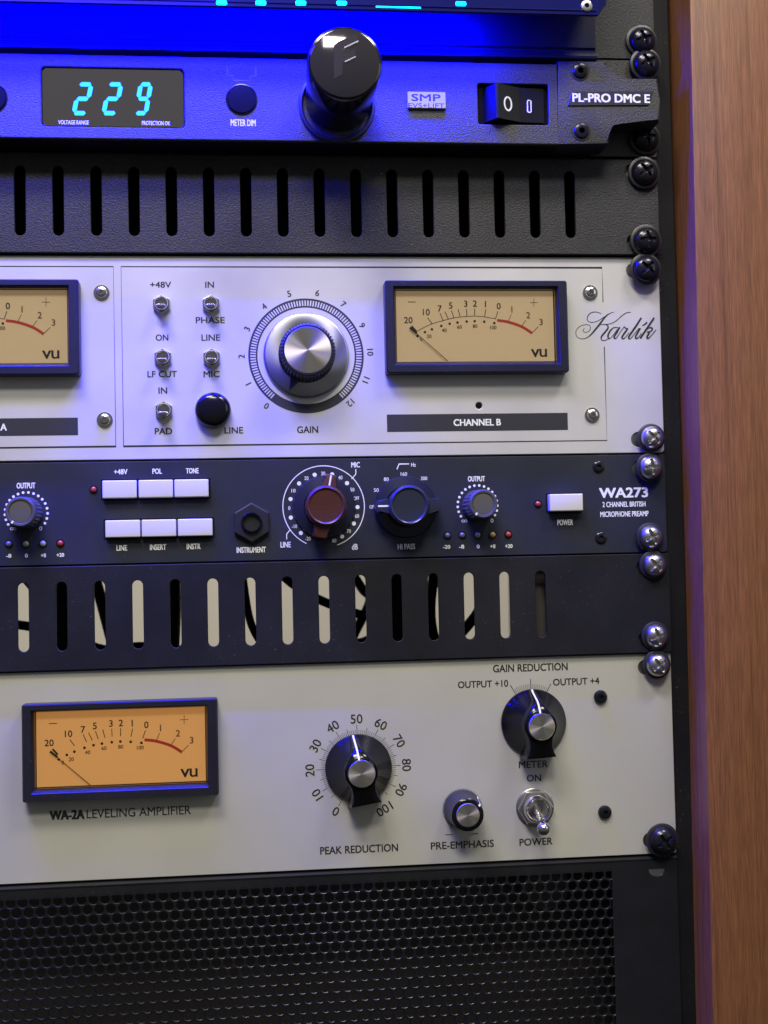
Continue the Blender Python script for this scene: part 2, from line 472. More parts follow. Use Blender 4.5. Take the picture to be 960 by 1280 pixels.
def rack_screw(x, z, kind, label, h=3.0, tilt=0.0, washer=True):
    t = thing('rack_screw', label, 'screw', x, h, z, 'rack screws down the right edge')
    m = M['steel'] if kind == 'steel' else M['black_screw']
    if washer:
        b = B(); wr = 7.4 if kind == 'black' else 6.4; lathe(b, [(3.2, 0), (wr - .2, 0), (wr, 0.5), (wr - .2, 1.2), (wr - 1.0, 1.5), (3.2, 1.5)], 0, 0, 40)
        w_ = finish('washer', b, M['satin_black'], t, True); w_.matrix_parent_inverse = Matrix()
    b = B()
    # pan head with a real cross recess: polar grid, recess by depth function
    R0 = HEADR if kind == 'black' else 5.2; base = 1.5 if kind == 'black' else 2.2; H = 3.6
    nr, na = 13, 64
    grid = []
    for i in range(nr + 1):
        r = R0 * i / nr; ring = []
        for k in range(na):
            a = 2 * math.pi * k / na
            top = base + H * (1 - (r / R0) ** 2.6) ** 0.62 if r < R0 else base
            x_, z_ = r * math.cos(a + tilt), r * math.sin(a + tilt)
            u, v = r * math.cos(a), r * math.sin(a)
            arm = min(abs(u), abs(v)); ln = max(abs(u), abs(v))
            d = 0.0
            if r < 3.3 and (arm < 0.62 + 0.0 * ln or r < 1.1): d = 1.9 * (1 - 0.45 * r / 3.3)
            ring.append(b.verts.new(V(x_, top - d, z_)))
            if i == 0: break
        grid.append(ring)
    for i in range(nr):
        for k in range(na):
            j = (k + 1) % na
            if i == 0: b.faces.new((grid[0][0], grid[1][k], grid[1][j]))
            else: b.faces.new((grid[i][k], grid[i + 1][k], grid[i + 1][j], grid[i][j]))
    lo = [b.verts.new(V(R0 * 0.97 * math.cos(2 * math.pi * k / na + tilt), base - 0.6, R0 * 0.97 * math.sin(2 * math.pi * k / na + tilt))) for k in range(na)]
    for k in range(na): b.faces.new((grid[nr][k], lo[k], lo[(k + 1) % na], grid[nr][(k + 1) % na]))
    o = finish('head', b, m, t, True, 40); o.matrix_parent_inverse = Matrix()
    b = B(); lathe(b, [(2.6, base - .5), (2.6, -16), (0, -16)], 0, 0, 16)
    o = finish('shank', b, m, t, True); o.matrix_parent_inverse = Matrix()
    return t


def hexkey_screw(name, px, py, r, m, parent, h=0.0, hh=1.8, dome=0.5, washer=None):
    cx, cz = A(px, py, h)
    b = B()
    prof = [(r, h - .2), (r, h + hh * (1 - dome)), (r * 0.88, h + hh * 0.82), (r * 0.62, h + hh)]
    lathe(b, prof, cx, cz, 30)
    # hexagonal socket
    n = 30; rk = r * 0.42
    ring0 = [b.verts.new(V(cx + r * 0.62 * math.sin(2 * math.pi * i / n), h + hh, cz + r * 0.62 * math.cos(2 * math.pi * i / n))) for i in range(n)]
    ring1, ring2 = [], []
    for i in range(n):
        a = 2 * math.pi * i / n; k = math.cos(R(30)) / math.cos((a % R(60)) - R(30)); rr = rk * k
        ring1.append(b.verts.new(V(cx + rr * math.sin(a), h + hh, cz + rr * math.cos(a))))
        ring2.append(b.verts.new(V(cx + rr * math.sin(a), h + hh - 1.3, cz + rr * math.cos(a))))
    for i in range(n):
        j = (i + 1) % n
        b.faces.new((ring0[i], ring1[i], ring1[j], ring0[j])); b.faces.new((ring1[i], ring2[i], ring2[j], ring1[j]))
    b.faces.new(ring2)
    bmesh.ops.remove_doubles(b, verts=b.verts, dist=1e-6)
    o = finish(name, b, m, parent, True, 30)
    if washer:
        b = B(); lathe(b, [(r, h), (r + 0.9, h), (r + 0.9, h + .35), (r, h + .4)], cx, cz, 30)
        finish('washer', b, washer, o, True)
    return o


black_on = [
    (A(803, 50, 5), 'black', 'black cross-head screw topmost on the right edge, holding the blue-lit blank panel', 3, .3),
    (A(808, 79, 6), 'black', 'black ring-rimmed screw in the upper ear of the power conditioner', 4, .5),
    (A(807, 173, 4), 'black', 'black screw in the lower ear of the power conditioner, under the model plate', 2.5, .1),
    (A(806, 215, 5), 'black', 'black screw in the top corner of the upper slotted vent panel', 3, .62),
    (A(808.5, 300, 5), 'black', 'black screw in the bottom corner of the upper slotted vent panel', 3, .05),
    (A(808, 336, 5), 'black', 'black screw on the top corner of the silver preamp above the script logo', 3, .8),
    (A(815, 547, 4), 'steel', 'bright steel screw on the bottom corner of the silver preamp', 2, .75),
    (A(813, 584, 4), 'steel', 'warm-tinted steel screw at the top corner of the dark preamp above its model number', 2, .1),
    (A(813.5, 671, 4), 'steel', 'steel screw with blue glint at the bottom corner of the dark preamp', 2, .45),
    (A(817.5, 706, 4), 'steel', 'steel screw at the top corner of the lower slotted vent panel', 2, .72),
    (A(820, 795, 4), 'steel', 'steel screw at the bottom corner of the lower slotted vent panel', 2, .3),
    (A(822, 831, 4), 'steel', 'steel screw at the top corner of the champagne levelling amplifier', 2, .6),
    (A(829, 1051, 4), 'black', 'black screw at the bottom corner of the champagne levelling amplifier', 2, .55),
]
for (x, z), kind, label, h, tilt in black_on:
    rack_screw(x, z, kind, label, h, tilt, washer=True)


def cage_nut(z, parent):
    b = B(); prism(b, rounded(-18.5, -2.5, z - 5.2, z + 5.2, .8, 2), -2.1, -0.6, .3)
    return finish('cage_nut', b, M['steel'], parent)


nz = [-6.35, -2 * U + 6.35, -2 * U - 6.35, -3 * U + 6.35, -3 * U - 6.35, -4 * U + 6.35, -4 * U - 6.35, -6 * U + 6.35, U * 2 + 6.35, U * 2 - 6.35, U + 6.35, U - 6.35, 6.35]
for z in nz: cage_nut(z, rack)

# ------------------------------------------------------------------ blank panel with the blue lamp bar over it
blank = thing('blank_rack_panel', 'black blank panel lit deep blue at the very top of the rack', 'rack panel', -240, 0, 90)
bm = B()
prism(bm, rounded(-30, 0, 89.4, 150, 1.2), 0, 3, .3)
finish('ear', bm, M['powder'], blank)
bm = B()
# folded profile: flat face, shallow groove, rolled lower lip (swept along x)
prof = [(150, 9.5), (91.2, 9.5), (90.4, 8.6), (89.6, 8.6), (88.8, 9.5), (88.0, 11.0), (86.6, 11.6), (85.6, 11.4), (85.2, 10.6), (85.2, 0), (150, 0)]
x0, x1 = XW, -29
a = [bm.verts.new(V(x0, h, z)) for z, h in prof]; b_ = [bm.verts.new(V(x1, h, z)) for z, h in prof]
for i in range(len(prof)): bm.faces.new((a[i], b_[i], b_[(i + 1) % len(prof)], a[(i + 1) % len(prof)]))
bm.faces.new(a); bm.faces.new(b_)
finish('face', bm, M['black_metal'], blank)

bar = thing('led_light_bar', 'blue LED light bar with bright cyan lamps along the top edge of the picture', 'light bar', -240, 10, 100)
bm = B()
zb = 93.9
pr = [(12, 150), (12, zb + 30), (31.5, zb + 7), (34.6, zb + .3), (35.4, zb), (36.2, zb + .5), (36.2, 150)]
a = [bm.verts.new(V(-470, h, z)) for h, z in pr]; b_ = [bm.verts.new(V(-35.5 + (min(z - zb, 9) * .75), h, z)) for h, z in pr]
for i in range(len(pr)): bm.faces.new((a[i], b_[i], b_[(i + 1) % len(pr)], a[(i + 1) % len(pr)]))
bm.faces.new(a); bm.faces.new(b_)
finish('housing', bm, M['acrylic'], bar)
hexkey_screw('end_screw', 733, 8, 2.6, M['steel'], bar, 36, 1.0)
for px in (277, 326, 376, 427, 576):
    x, lz_ = A(px, 2.5 + px * .004, 36.2)
    bm = B(); prism(bm, rounded(x - 2.2, x + 2.2, lz_ - .9, lz_ + .9, .6, 2), 35.8, 36.7, .2)
    finish('led', bm, M['blue_lens'], bar)
x0, z0 = A(470, 8, 36.4); x1, z1 = A(526, 8.6, 36.4)
bm = B(); box(bm, x0, x1, z0 - .35, z0 + .25, 36.0, 36.45, .1); finish('reflection_streak', bm, M['blue_lens'], bar)  # cyan reflection on the housing edge, made as a glowing strip
bm = B(); tube(bm, [(-470, -36.3, zb + 2.2), (-250, -36.3, zb + 2.2), (-36, -36.3, zb + 2.2)], .35, 8, 1); finish('edge_bead', bm, M['acrylic'], bar, True)
area('led_bar_glow', (-262, -29, zb + 5.5), (-262, -8, 70), 350, 5, 8.0, (0.0, 0.0, 1.0))
area('led_strip_above', (-310, -100, 122), (-300, 0, 20), 240, 8, 0.65, (0.02, 0.01, 1.0))

# ------------------------------------------------------------------ power conditioner
pc = thing('power_conditioner', 'black power conditioner with glowing blue 229 voltage display', 'power conditioner', -240, 0, 66)
bm = B()
prism(bm, rounded(-31, 0, U + 0.4, 2 * U - 0.2, 1.0), 0, 2.4, .3)
finish('ear', bm, M['furman'], pc)
dx0, dz1 = A(51, 83, 17); dx1, dz0 = A(231, 160, 17)
plate('front_panel', [(XW + 10, U + .6), (-48.6, U + .6), (-48.6, 80.6), (XW + 10, 80.6)],
      [rounded(dx0, dx1, dz0, dz1, 1.6), rounded(A(597, 105, 17)[0], A(685, 105, 17)[0], A(640, 155.5, 17)[1], A(640, 105, 17)[1], .8, 2)],
      14, 17, M['furman'], pc, .5)
bm = B(); box(bm, XW + 10, -48.6, U + .6, 80.6, 0, 13.9)
finish('chassis', bm, M['black_metal'], pc)
# display
bm = B(); prism(bm, rounded(dx0 + .4, dx1 - .4, dz0 + .4, dz1 - .4, 1.4), 13.95, 16.2, .3)
disp = finish('display_window', bm, M['lens_smoke'], pc)
SEG = {'2': 'abged', '9': 'abcdfg'}
for ch, xl, xr in (('2', 88.5, 118), ('2', 125.7, 155.3), ('9', 166, 192.3)):
    bm = B(); hh = 16.2
    xa_, zt = A(xl, 102.5, hh); xb_, zl = A(xr, 144.5, hh)
    Wd, Hd = (xb_ - xa_) * 0.70, zt - zl; sk = (xb_ - xa_) * 0.30; t_ = 1.85; g = 0.35

    def P_(u, v): return (xa_ + u + sk * v / Hd, zl + v)
    hz = lambda v: [P_(g + t_ * .3, v), P_(t_ * .7 + g, v + t_ / 2), P_(Wd - t_ * .7 - g, v + t_ / 2), P_(Wd - g - t_ * .3, v), P_(Wd - t_ * .7 - g, v - t_ / 2), P_(t_ * .7 + g, v - t_ / 2)]
    vt = lambda u, v0, v1: [P_(u, v0 + g), P_(u + t_ / 2, v0 + g + t_ / 2), P_(u + t_ / 2, v1 - g - t_ / 2), P_(u, v1 - g), P_(u - t_ / 2, v1 - g - t_ / 2), P_(u - t_ / 2, v0 + g + t_ / 2)]
    q = t_ / 2; mid = Hd / 2
    segs = {'a': hz(Hd - q), 'g': hz(mid), 'd': hz(q), 'f': vt(q, mid, Hd - q), 'b': vt(Wd - q, mid, Hd - q), 'e': vt(q, q, mid), 'c': vt(Wd - q, q, mid)}
    for s_ in SEG[ch]: sheet(bm, segs[s_], hh + 0.08)
    o = finish('digit', bm, M['digit'], disp); o['label'] = 'glowing cyan seven-segment digit ' + ch
word('VOLTAGE RANGE', 92, 153, 38, 5, disp, M['white'], 16.2, .01)
word('PROTECTION OK', 195, 154, 35, 5, disp, M['white'], 16.2, .01)


def rbutton(px, py, r, parent, name='push_button'):
    cx, cz = A(px, py, 17)
    b = B(); lathe(b, [(r + .5, 16.9), (r + .5, 17.25), (r + .1, 17.3), (r + .1, 16.95), (r - .2, 17.1), (r - .4, 17.7), (0, 17.95)], cx, cz, 40)
    return finish(name, b, M['gloss_black'], parent, True)


rbutton(302, 124.5, 6.2, pc); rbutton(-11, 122, 6.2, pc)
word('METER DIM', 304, 153.5, 31, 8, pc, M['white'], 17, .015)
cx, cz = A(302, 92, 17)
bm = B(); ribbon(bm, [(cx - 6, cz + 3), (cx - 6, cz - 1), (cx - 3.5, cz - 1), (cx - 3.5, cz - 3), (cx + 3.5, cz - 3), (cx + 3.5, cz - 1), (cx + 6, cz - 1), (cx + 6, cz + 3)], .35, 17.06)
finish('bracket_mark', bm, M['grey_cap'], pc)
# pull-out lamp
kx, kz = A(421, 132, 17.2)
lx, lz = kx, kz
lamp = B()
lathe(lamp, [(16.0, 16.8), (16.4, 17.6), (16.2, 18.6), (15.2, 19.0), (14.5, 18.2), (14.5, 17)], lx, lz, 64)
finish('lamp_collar', lamp, M['satin_black'], pc, True)
capx, capz = A(433.5, 69, 56.5)
lamp = B()
lathe(lamp, [(14.2, 14), (14.3, 36), (14.5, 36.3), (14.6, 36.9), (15.1, 54.5), (14.7, 55.8), (14.0, 56.1)], (lx + capx) / 2, (lz + capz) / 2, 64)
tubeo = finish('lamp_tube', lamp, M['gloss_black'], pc, True)
lx, lz = (lx + capx) / 2, (lz + capz) / 2
lamp = B(); lathe(lamp, [(14.0, 55.9), (13.9, 56.4), (13.6, 56.55), (0, 56.55)], lx, lz, 64)
capo = finish('lamp_cap', lamp, M['cap_face'], tubeo, True)
# embossed corner mark on the cap
bm = B()
q = lambda u, v: A(360 + u / 6.736, v / 6.736, 56.8)
prism(bm, [q(385, 380), q(420, 350), q(590, 275), q(590, 345), q(460, 405), q(460, 455), q(570, 410), q(570, 478), q(460, 530), q(460, 628), q(385, 665)], 56.5, 56.7, .05)
finish('embossed_emblem', bm, M['emblem'], capo)
bm = B()
ribbon(bm, [q(475, 402), q(592, 347)], .45, 57.1); ribbon(bm, [q(478, 522), q(570, 478)], .4, 57.1)
finish('silver_line', bm, M['badge'], capo)
# badge
bx0, bz1 = A(509, 114.5, 18); bx1, bz0 = A(557.5, 136, 18)
bm = B(); prism(bm, rounded(bx0, bx1, bz0, bz1, .5, 3), 16.9, 18.3, .25)
badge = finish('badge', bm, M['badge'], pc)
word('SMP', 532.5, 122, 36, 8.5, badge, M['ink'], 18.3, .02)
word('EVS+LIFT', 533, 132, 45, 6, badge, M['ink'], 18.3, .0)
# rocker switch
sx0 = A(598.5, 105, 17)[0]; sx1 = A(684, 105, 17)[0]; sz0 = A(640, 154, 17)[1]; sz1 = A(640, 106.5, 17)[1]
bm = B()
box(bm, sx0 - .3, sx1 + .3, sz0 - .3, sz1 + .3, 13.92, 14.2)
rock = finish('rocker_switch', bm, M['gloss_black'], pc)
bm = B()
ra, rb, rc = A(612, 130, 21)[0], A(650, 130, 18)[0], A(680, 130, 16)[0]
pr = [(ra - .3, 14.2), (ra, 21.5), (A(620, 130, 21)[0] + 1.0, 21.3), (rb, 16.4), (rc, 15.4), (rc + .4, 14.2)]
pr[0] = (A(604, 130, 15)[0], 14.2); pr[1] = (A(620, 130, 21)[0], 21.0)
a = [bm.verts.new(V(x, h, sz0 + .8)) for x, h in pr]; b_ = [bm.verts.new(V(x, h, sz1 - .8)) for x, h in pr]
for i in range(len(pr)): bm.faces.new((a[i], a[(i + 1) % len(pr)], b_[(i + 1) % len(pr)], b_[i]))
bm.faces.new(a); bm.faces.new(b_)
paddle = finish('paddle', bm, M['rocker'], rock)


def on_slope(name, pts, width, x_a, h_a, x_b, h_b, m, par):
    bm_ = B()
    ribbon(bm_, pts, width, 0)
    for v in bm_.verts:
        x = v.co.x / S; v.co.y = -(h_a + (h_b - h_a) * (x - x_a) / (x_b - x_a) + .1) * S
    o_ = finish(name, bm_, m, par); return o_


ox, oz = A(634.5, 130.5, 18.5)
pts = [(ox + 1.7 * math.sin(R(t)), oz + 2.9 * math.cos(R(t))) for t in range(0, 361, 15)]
o = on_slope('off_mark', pts, .75, A(620, 130, 21)[0] + 1.0, 21.45, rb, 16.55, M['white'], paddle); o['label'] = 'white oval off mark'
ox, oz = A(661.5, 133, 16)
o = on_slope('on_mark', rounded(ox - .8, ox + .8, oz - 2.6, oz + 2.6, .3, 1) + [(ox + .5, oz + 2.6)], .45, rb, 16.4, rc, 15.4, M['white'], paddle); o['label'] = 'narrow upright on mark'
# corner bracket with model plate
poly = [A(*p, 17) for p in ((697, 76), (756, 77), (758, 86), (764, 93), (772, 98), (786, 99), (822, 98), (824.5, 125), (824.5, 152), (775, 152), (765, 154), (761, 160), (761, 179.5), (697, 180.5))]
bm = B(); prism(bm, poly, 2.4, 17.2, 1.0, seg=2)
brk = finish('corner_bracket', bm, M['furman'], pc, True)
pp = [A(*p, 17.4) for p in ((715, 114.5), (817, 114), (810, 132), (709.5, 132.5))]
bm = B(); prism(bm, pp, 17.0, 17.7, .2)
pl = finish('model_plate', bm, M['satin_black'], brk)
word('PL-PRO DMC E', 764, 122.7, 96, 10.5, pl, M['white'], 17.7, .035)
hexkey_screw('bracket_screw', 725, 89, 3.4, M['black_screw'], brk, 17.1, 1.4, washer=M['satin_black'])
hexkey_screw('bracket_screw', 726.5, 164, 3.4, M['black_screw'], brk, 17.1, 1.4, washer=M['satin_black'])

# ------------------------------------------------------------------ slotted vent panels


def obround(cx, z0, z1, w_, n=7):
    r = w_ / 2; pts = []
    for i in range(n + 1): a = R(-90 + 180 * i / n); pts.append((cx + r * math.sin(a), z1 - r + r * math.cos(a)))
    for i in range(n + 1): a = R(90 + 180 * i / n); pts.append((cx + r * math.sin(a), z0 + r + r * math.cos(a)))
    return pts


vent = thing('vent_panel', 'black textured vent panel with slots, tinted blue, above the silver preamp', 'vent panel', -240, 0, 22, 'slotted vent panels')
p1 = (-40.7 + 280.6) / 15
holes = [obround(-40.7 - p1 * i, 7.7, 38.0, 4.7) for i in range(-0, 27)] + [slot(U - 6.35), slot(6.35)]
plate('slotted_face', rounded(XW, 0, 0.5, U - .9, 1.2), holes, 0, 2.4, M['powder'], vent, .3)
bm = B(); box(bm, XW + 18, -22, 0.6, 3.0, -40, 0); box(bm, XW + 18, -22, U - 3.4, U - 1.0, -40, 0)
finish('flange', bm, M['black_metal'], vent)
vent2 = thing('vent_panel', 'smooth black vent panel with slots showing the cream wall and cables behind it', 'vent panel', -240, 0, -155, 'slotted vent panels')
p2 = (-58.7 + 281.2) / 14
holes = [obround(-58.7 - p2 * i, -169.4, -140.2, 4.6) for i in range(0, 26)] + [slot(-3 * U - 6.35), slot(-4 * U + 6.35)]
plate('slotted_face', rounded(XW, 0, -4 * U + .3, -3 * U - .3, 1.2), holes, 0, 2.0, M['black_metal'], vent2, .25)
bm = B(); box(bm, XW + 18, -22, -3 * U - 3.2, -3 * U + 1.0, -30, -3.2); box(bm, XW + 18, -22, -4 * U - 1.1, -4 * U + 3.4, -30, -3.2)
finish('flange', bm, M['black_metal'], vent2)
# a dark inner brace stands behind the last slot
bm = B(); box(bm, -66, -25, -176, -135, -9, -6)
finish('inner_brace', bm, M['sleeve'], vent2)

# chassis boxes and back of the rack around the upper vent
dark = M['black_metal']

# ------------------------------------------------------------------ cables behind the vents
cab = [
    ('thick black cable hanging behind the second slot of the lower vent', [(78, 690), (79, 770), (78, 850)], -40, 4.6),
    ('black cable slanting down behind the first slot of the lower vent', [(0, 700), (30, 722), (60, 760), (110, 820), (140, 850)], -46, 1.9),
    ('black cable running level behind the first slot of the lower vent', [(-30, 775), (30, 782), (78, 792), (130, 812), (175, 808), (222, 812), (270, 823), (330, 812)], -60, 2.1),
    ('black cable crossing steeply behind the third slot of the lower vent', [(110, 700), (122, 735), (133, 775), (150, 840)], -52, 2.6),
    ('fat black cable behind the fifth slot of the lower vent', [(214, 700), (216, 760), (212, 840)], -44, 3.6),
    ('curved black cable behind the seventh slot of the lower vent', [(300, 690), (306, 740), (314, 780), (332, 815), (350, 860)], -50, 1.8),
    ('black cable slanting behind the eighth slot of the lower vent', [(340, 705), (362, 727), (390, 745), (420, 758), (460, 770), (500, 768), (530, 745), (560, 712), (590, 690)], -56, 2.1),
    ('thick black cable hanging behind the eleventh slot of the lower vent', [(498, 690), (496, 770), (498, 850)], -40, 4.6),
    ('curled black cable behind the tenth slot of the lower vent', [(430, 700), (452, 735), (462, 752), (440, 800), (452, 803), (470, 795)], -66, 2.2),
    ('long black cable behind the twelfth and thirteenth slots of the lower vent', [(545, 700), (538, 760), (544, 800), (560, 806), (582, 785), (600, 760), (612, 720), (618, 690)], -50, 2.4),
]
for label, pts, h, r in cab:
    h *= 1.9; r *= 1.12
    bm = B(); tube(bm, [(A(px, py, h)[0], -h, A(px, py, h)[1]) for px, py in pts], r)
    o = finish('cable', bm, M['cable'], None, True); o['label'] = label; o['category'] = 'cable'; o['group'] = 'cables behind the lower vent'

# ------------------------------------------------------------------ VU meter
MW, MH = 81.0, 40.6
mcx, mcz = (-125.2 - 44.3) / 2, (-12.2 - 53.0) / 2


def T(u, v, h=2.9):
    x, z = A(480 + u / 4, 340 + v / 4, h); return (x - mcx, z - mcz)


def meter(cx, cz, parent, lit, label, arc=True):
    o_ = lambda pts: [(cx + x, cz + z) for x, z in pts]
    out = rounded(-MW / 2, MW / 2, -MH / 2, MH / 2, 1.0, 3)
    fr = B()
    wx0, wz1 = T(48, 72, 7); wx1, wz0 = T(880, 458, 7)
    ix0, iz1 = T(62, 96, 3); ix1, iz0 = T(852, 442, 3)
    loops = [(rounded(-MW / 2, MW / 2, -MH / 2, MH / 2, 1.0, 3), 0.0), (rounded(-MW / 2, MW / 2, -MH / 2, MH / 2, 1.0, 3), 6.3),
             (rounded(-MW / 2 + .5, MW / 2 - .5, -MH / 2 + .5, MH / 2 - .5, .8, 3), 7.0),
             (rounded(wx0 - .3, wx1 + .3, wz0 - .3, wz1 + .3, .5, 3), 7.0), (rounded(wx0, wx1, wz0, wz1, .3, 3), 6.7),
             (rounded(ix0 - .9, ix1 + .9, iz0 - .9, iz1 + .6, .2, 3), 4.2), (rounded(ix0 - .3, ix1 + .3, iz0 - .3, iz1 + .3, .2, 3), 2.4)]
    vv = [[fr.verts.new(V(x, h, z)) for x, z in o_(p)] for p, h in loops]
    for a, b in zip(vv, vv[1:]):
        n = len(a)
        for i in range(n): fr.faces.new((a[i], b[i], b[(i + 1) % n], a[(i + 1) % n]))
    fo = finish('meter_frame', fr, M['frame'], parent, True, 30)
    fo['label'] = label
    b = B(); box(b, cx + ix0 - .2, cx + ix1 + .2, cz + iz0 - .2, cz + iz1 + .2, 1.5, 2.5)
    face = finish('dial_face', b, M['dial_lit'] if lit else M['dial_dim'], fo)
    hf = 2.58
    pr_ = B(); pr2 = B(); pr3 = B()
    o1 = lambda u, v: (cx + T(u, v)[0], cz + T(u, v)[1])
    if arc: ribbon(pr_, [o1(*p) for p in ((163, 297), (200, 277), (245, 257), (297, 242), (350, 229), (410, 222), (455, 220), (505, 224), (558, 234))], .28, hf, 4)
    for k, (a, b2) in enumerate((((138, 270), (163, 297)), ((218, 228), (241, 258)), ((280, 205), (297, 243)), ((305, 198), (323, 235)), ((337, 192), (351, 230)),
                  ((371, 186), (382, 225)), ((413, 183), (415, 221)), ((454, 182), (454, 220)), ((510, 186), (503, 224)), ((570, 196), (558, 234)))):
        ribbon(pr_, [o1(*a), o1(*b2)], .32 if k else .8, hf + .03)
    for a, b2 in (((637, 211), (620, 249)), ((710, 240), (688, 272)), ((772, 273), (742, 303))): ribbon(pr2, [o1(*a), o1(*b2)], .28, hf + .03)
    ribbon(pr3, [o1(*p) for p in ((566, 241), (620, 249), (690, 273), (742, 306))], 1.25, hf, 5)
    for s_, u, v in (('20', 122, 240), ('10', 212, 200), ('7', 279, 182), ('5', 334, 167), ('3', 409, 158), ('2', 455, 157), ('1', 508, 160), ('0', 574, 170)):
        x, z = o1(u, v); text_into(pr_, s_, x, z, None, 2.75, hf + .06, .012)
    for s_, u, v in (('1', 640, 187), ('2', 722, 215), ('3', 786, 250)):
        x, z = o1(u, v); text_into(pr2, s_, x, z, None, 2.75, hf + .06, .012)
    for u, v in ((168, 320), (205, 300), (240, 286), (287, 269), (329, 258), (368, 252), (414, 247), (454, 245), (502, 248), (552, 255)):
        x, z = o1(u, v); disc(pr_, x, z, .58, hf + .02, 12)
    for s_, u, v in (('0', 187, 336), ('20', 226, 321), ('40', 302, 291), ('60', 378, 274), ('80', 456, 270), ('100', 547, 277)):
        x, z = o1(u, v); text_into(pr_, s_, x, z, None, 1.55, hf + .06, .012)
    ribbon(pr_, [o1(120, 149), o1(158, 149)], .3, hf + .02)
    ribbon(pr2, [o1(730, 152), o1(770, 152)], .25, hf + .02); ribbon(pr2, [o1(750, 130), o1(750, 173)], .25, hf + .05)
    x, z = o1(757, 405); text_into(pr_, 'v', x, z, 3.7, 3.5, hf + .06, .012)
    x, z = o1(797, 404); text_into(pr_, 'u', x, z, 3.2, 3.5, hf + .06, .012)
    q_ = finish('black_scale', pr_, M['ink'], face); q_['label'] = 'black numerals, ticks and the letters vu'
    q_ = finish('plus_scale', pr2, M['ink_brown'], face); q_['label'] = 'brownish numerals 1 2 3 and plus sign'
    q_ = finish('red_arc', pr3, M['ink_red'], face)
    # needle, floating over the face
    nd = B()
    (xa1, za1), (xb1, zb1), (xc1, zc1) = o1(318, 446), o1(163, 308), o1(128, 279)
    d = Vector((xc1 - xa1, zc1 - za1)).normalized(); nn = Vector((-d.y, d.x))

    def quad(p, q2, w0, w1, h0, h1):
        c0 = [(p[0] + nn.x * w0, p[1] + nn.y * w0), (p[0] - nn.x * w0, p[1] - nn.y * w0), (q2[0] - nn.x * w1, q2[1] - nn.y * w1), (q2[0] + nn.x * w1, q2[1] + nn.y * w1)]
        prism(nd, c0, h0, h1)
    quad((xa1, za1), (xc1, zc1), .15, .12, 3.3, 3.6)
    quad((xb1, zb1), (xc1, zc1), .45, .45, 3.25, 3.65)
    finish('needle', nd, M['ink'], fo)
    g = B(); box(g, cx + ix0 - .5, cx + ix1 + .5, cz + iz0 - .5, cz + iz1 + .4, 4.2, 4.7)
    finish('glass', g, M['glass'], fo)
    return fo


# ------------------------------------------------------------------ silver preamp
pre = thing('silver_preamp', 'silver two-channel preamp with cream meters and script name at its right end', 'preamp', -240, 0, -44)
zt, zbm = -.3, -2 * U + .4
mtr = [(mcx, mcz), (mcx - 211.7, mcz + .3)]
holes = [slot(-6.35), slot(-2 * U + 6.35)] + [rounded(x - 38, x + 38, z - 17.5, z + 17.5, .5, 1) for x, z in mtr]
ledx, ledz = A(598.7, 507)
holes.append(circle(ledx, ledz, 1.5, 16))
plate('faceplate', rounded(XW, 0, zbm, zt, 1.8), holes, -3, 0, M['silver'], pre, .35)
bm = B(); box(bm, XW + 20, -23, -2 * U + 2, -2, -260, -3.1)
finish('chassis', bm, M['black_metal'], pre)
bm = B(); lathe(bm, [(1.5, -1.2), (1.2, -.5), (0, -.3)], ledx, ledz, 16)
finish('led_lens', bm, M['gloss_black'], pre, True)
meter(*mtr[0], pre, False, 'cream meter of channel B, complete')
meter(*mtr[1], pre, False, 'cream meter of channel A, cut by the left edge of the picture')
# border lines
bm = B()
c = [A(151.3, 333), A(752.8, 335), A(758.4, 550), A(155.8, 558.5)]
xl, xr = c[0][0], (c[1][0] + c[2][0]) / 2; ztp, zlo = (c[0][1] + c[1][1]) / 2, (c[2][1] + c[3][1]) / 2
g1, g2 = A(753, 377.8)[1], A(755, 433.4)[1]
ribbon(bm, [(xr, g1), (xr, ztp), (xl, ztp), (xl, zlo), (xr, zlo), (xr, g2)], .42, .05)
x2 = A(141.7, 332.7)[0]
ribbon(bm, [(XW + 12, ztp), (x2, ztp), (x2, zlo), (XW + 12, zlo)], .42, .05)
finish('border_line', bm, M['ink'], pre)
for px, py in ((127, 366), (131, 525), (737.5, 366), (740, 519)):
    hexkey_screw('button_head_screw', px, py, 2.5, M['chrome'], pre, 0, 1.9, washer=M['chrome'])
# channel strips
for (xa_, ya, xb_, yb), s_, tx in (((483.5, 518, 710, 537.5), 'CHANNEL B', 596.5), ((-128, 523, 97.6, 544), 'CHANNEL A', -23.5)):
    x0_, z1_ = A(xa_, ya); x1_, z0_ = A(xb_, yb)
    z1_ = A(xb_, ya - (2 if xa_ > 0 else 1))[1]
    bm = B(); sheet(bm, [(x0_, z0_), (x1_, z0_), (x1_, z1_), (x0_, z1_)], .05)
    st = finish('name_strip', bm, M['dark_strip'], pre); st['label'] = 'charcoal strip reading ' + s_
    xm, zm = (A(tx, 527.5)[0], (z0_ + z1_) / 2)
    bm = B(); text_into(bm, s_, xm, zm, 21.0, 2.9, .12, .03)
    o = finish('printed_word', bm, M['white'], st); o['label'] = 'white words ' + s_


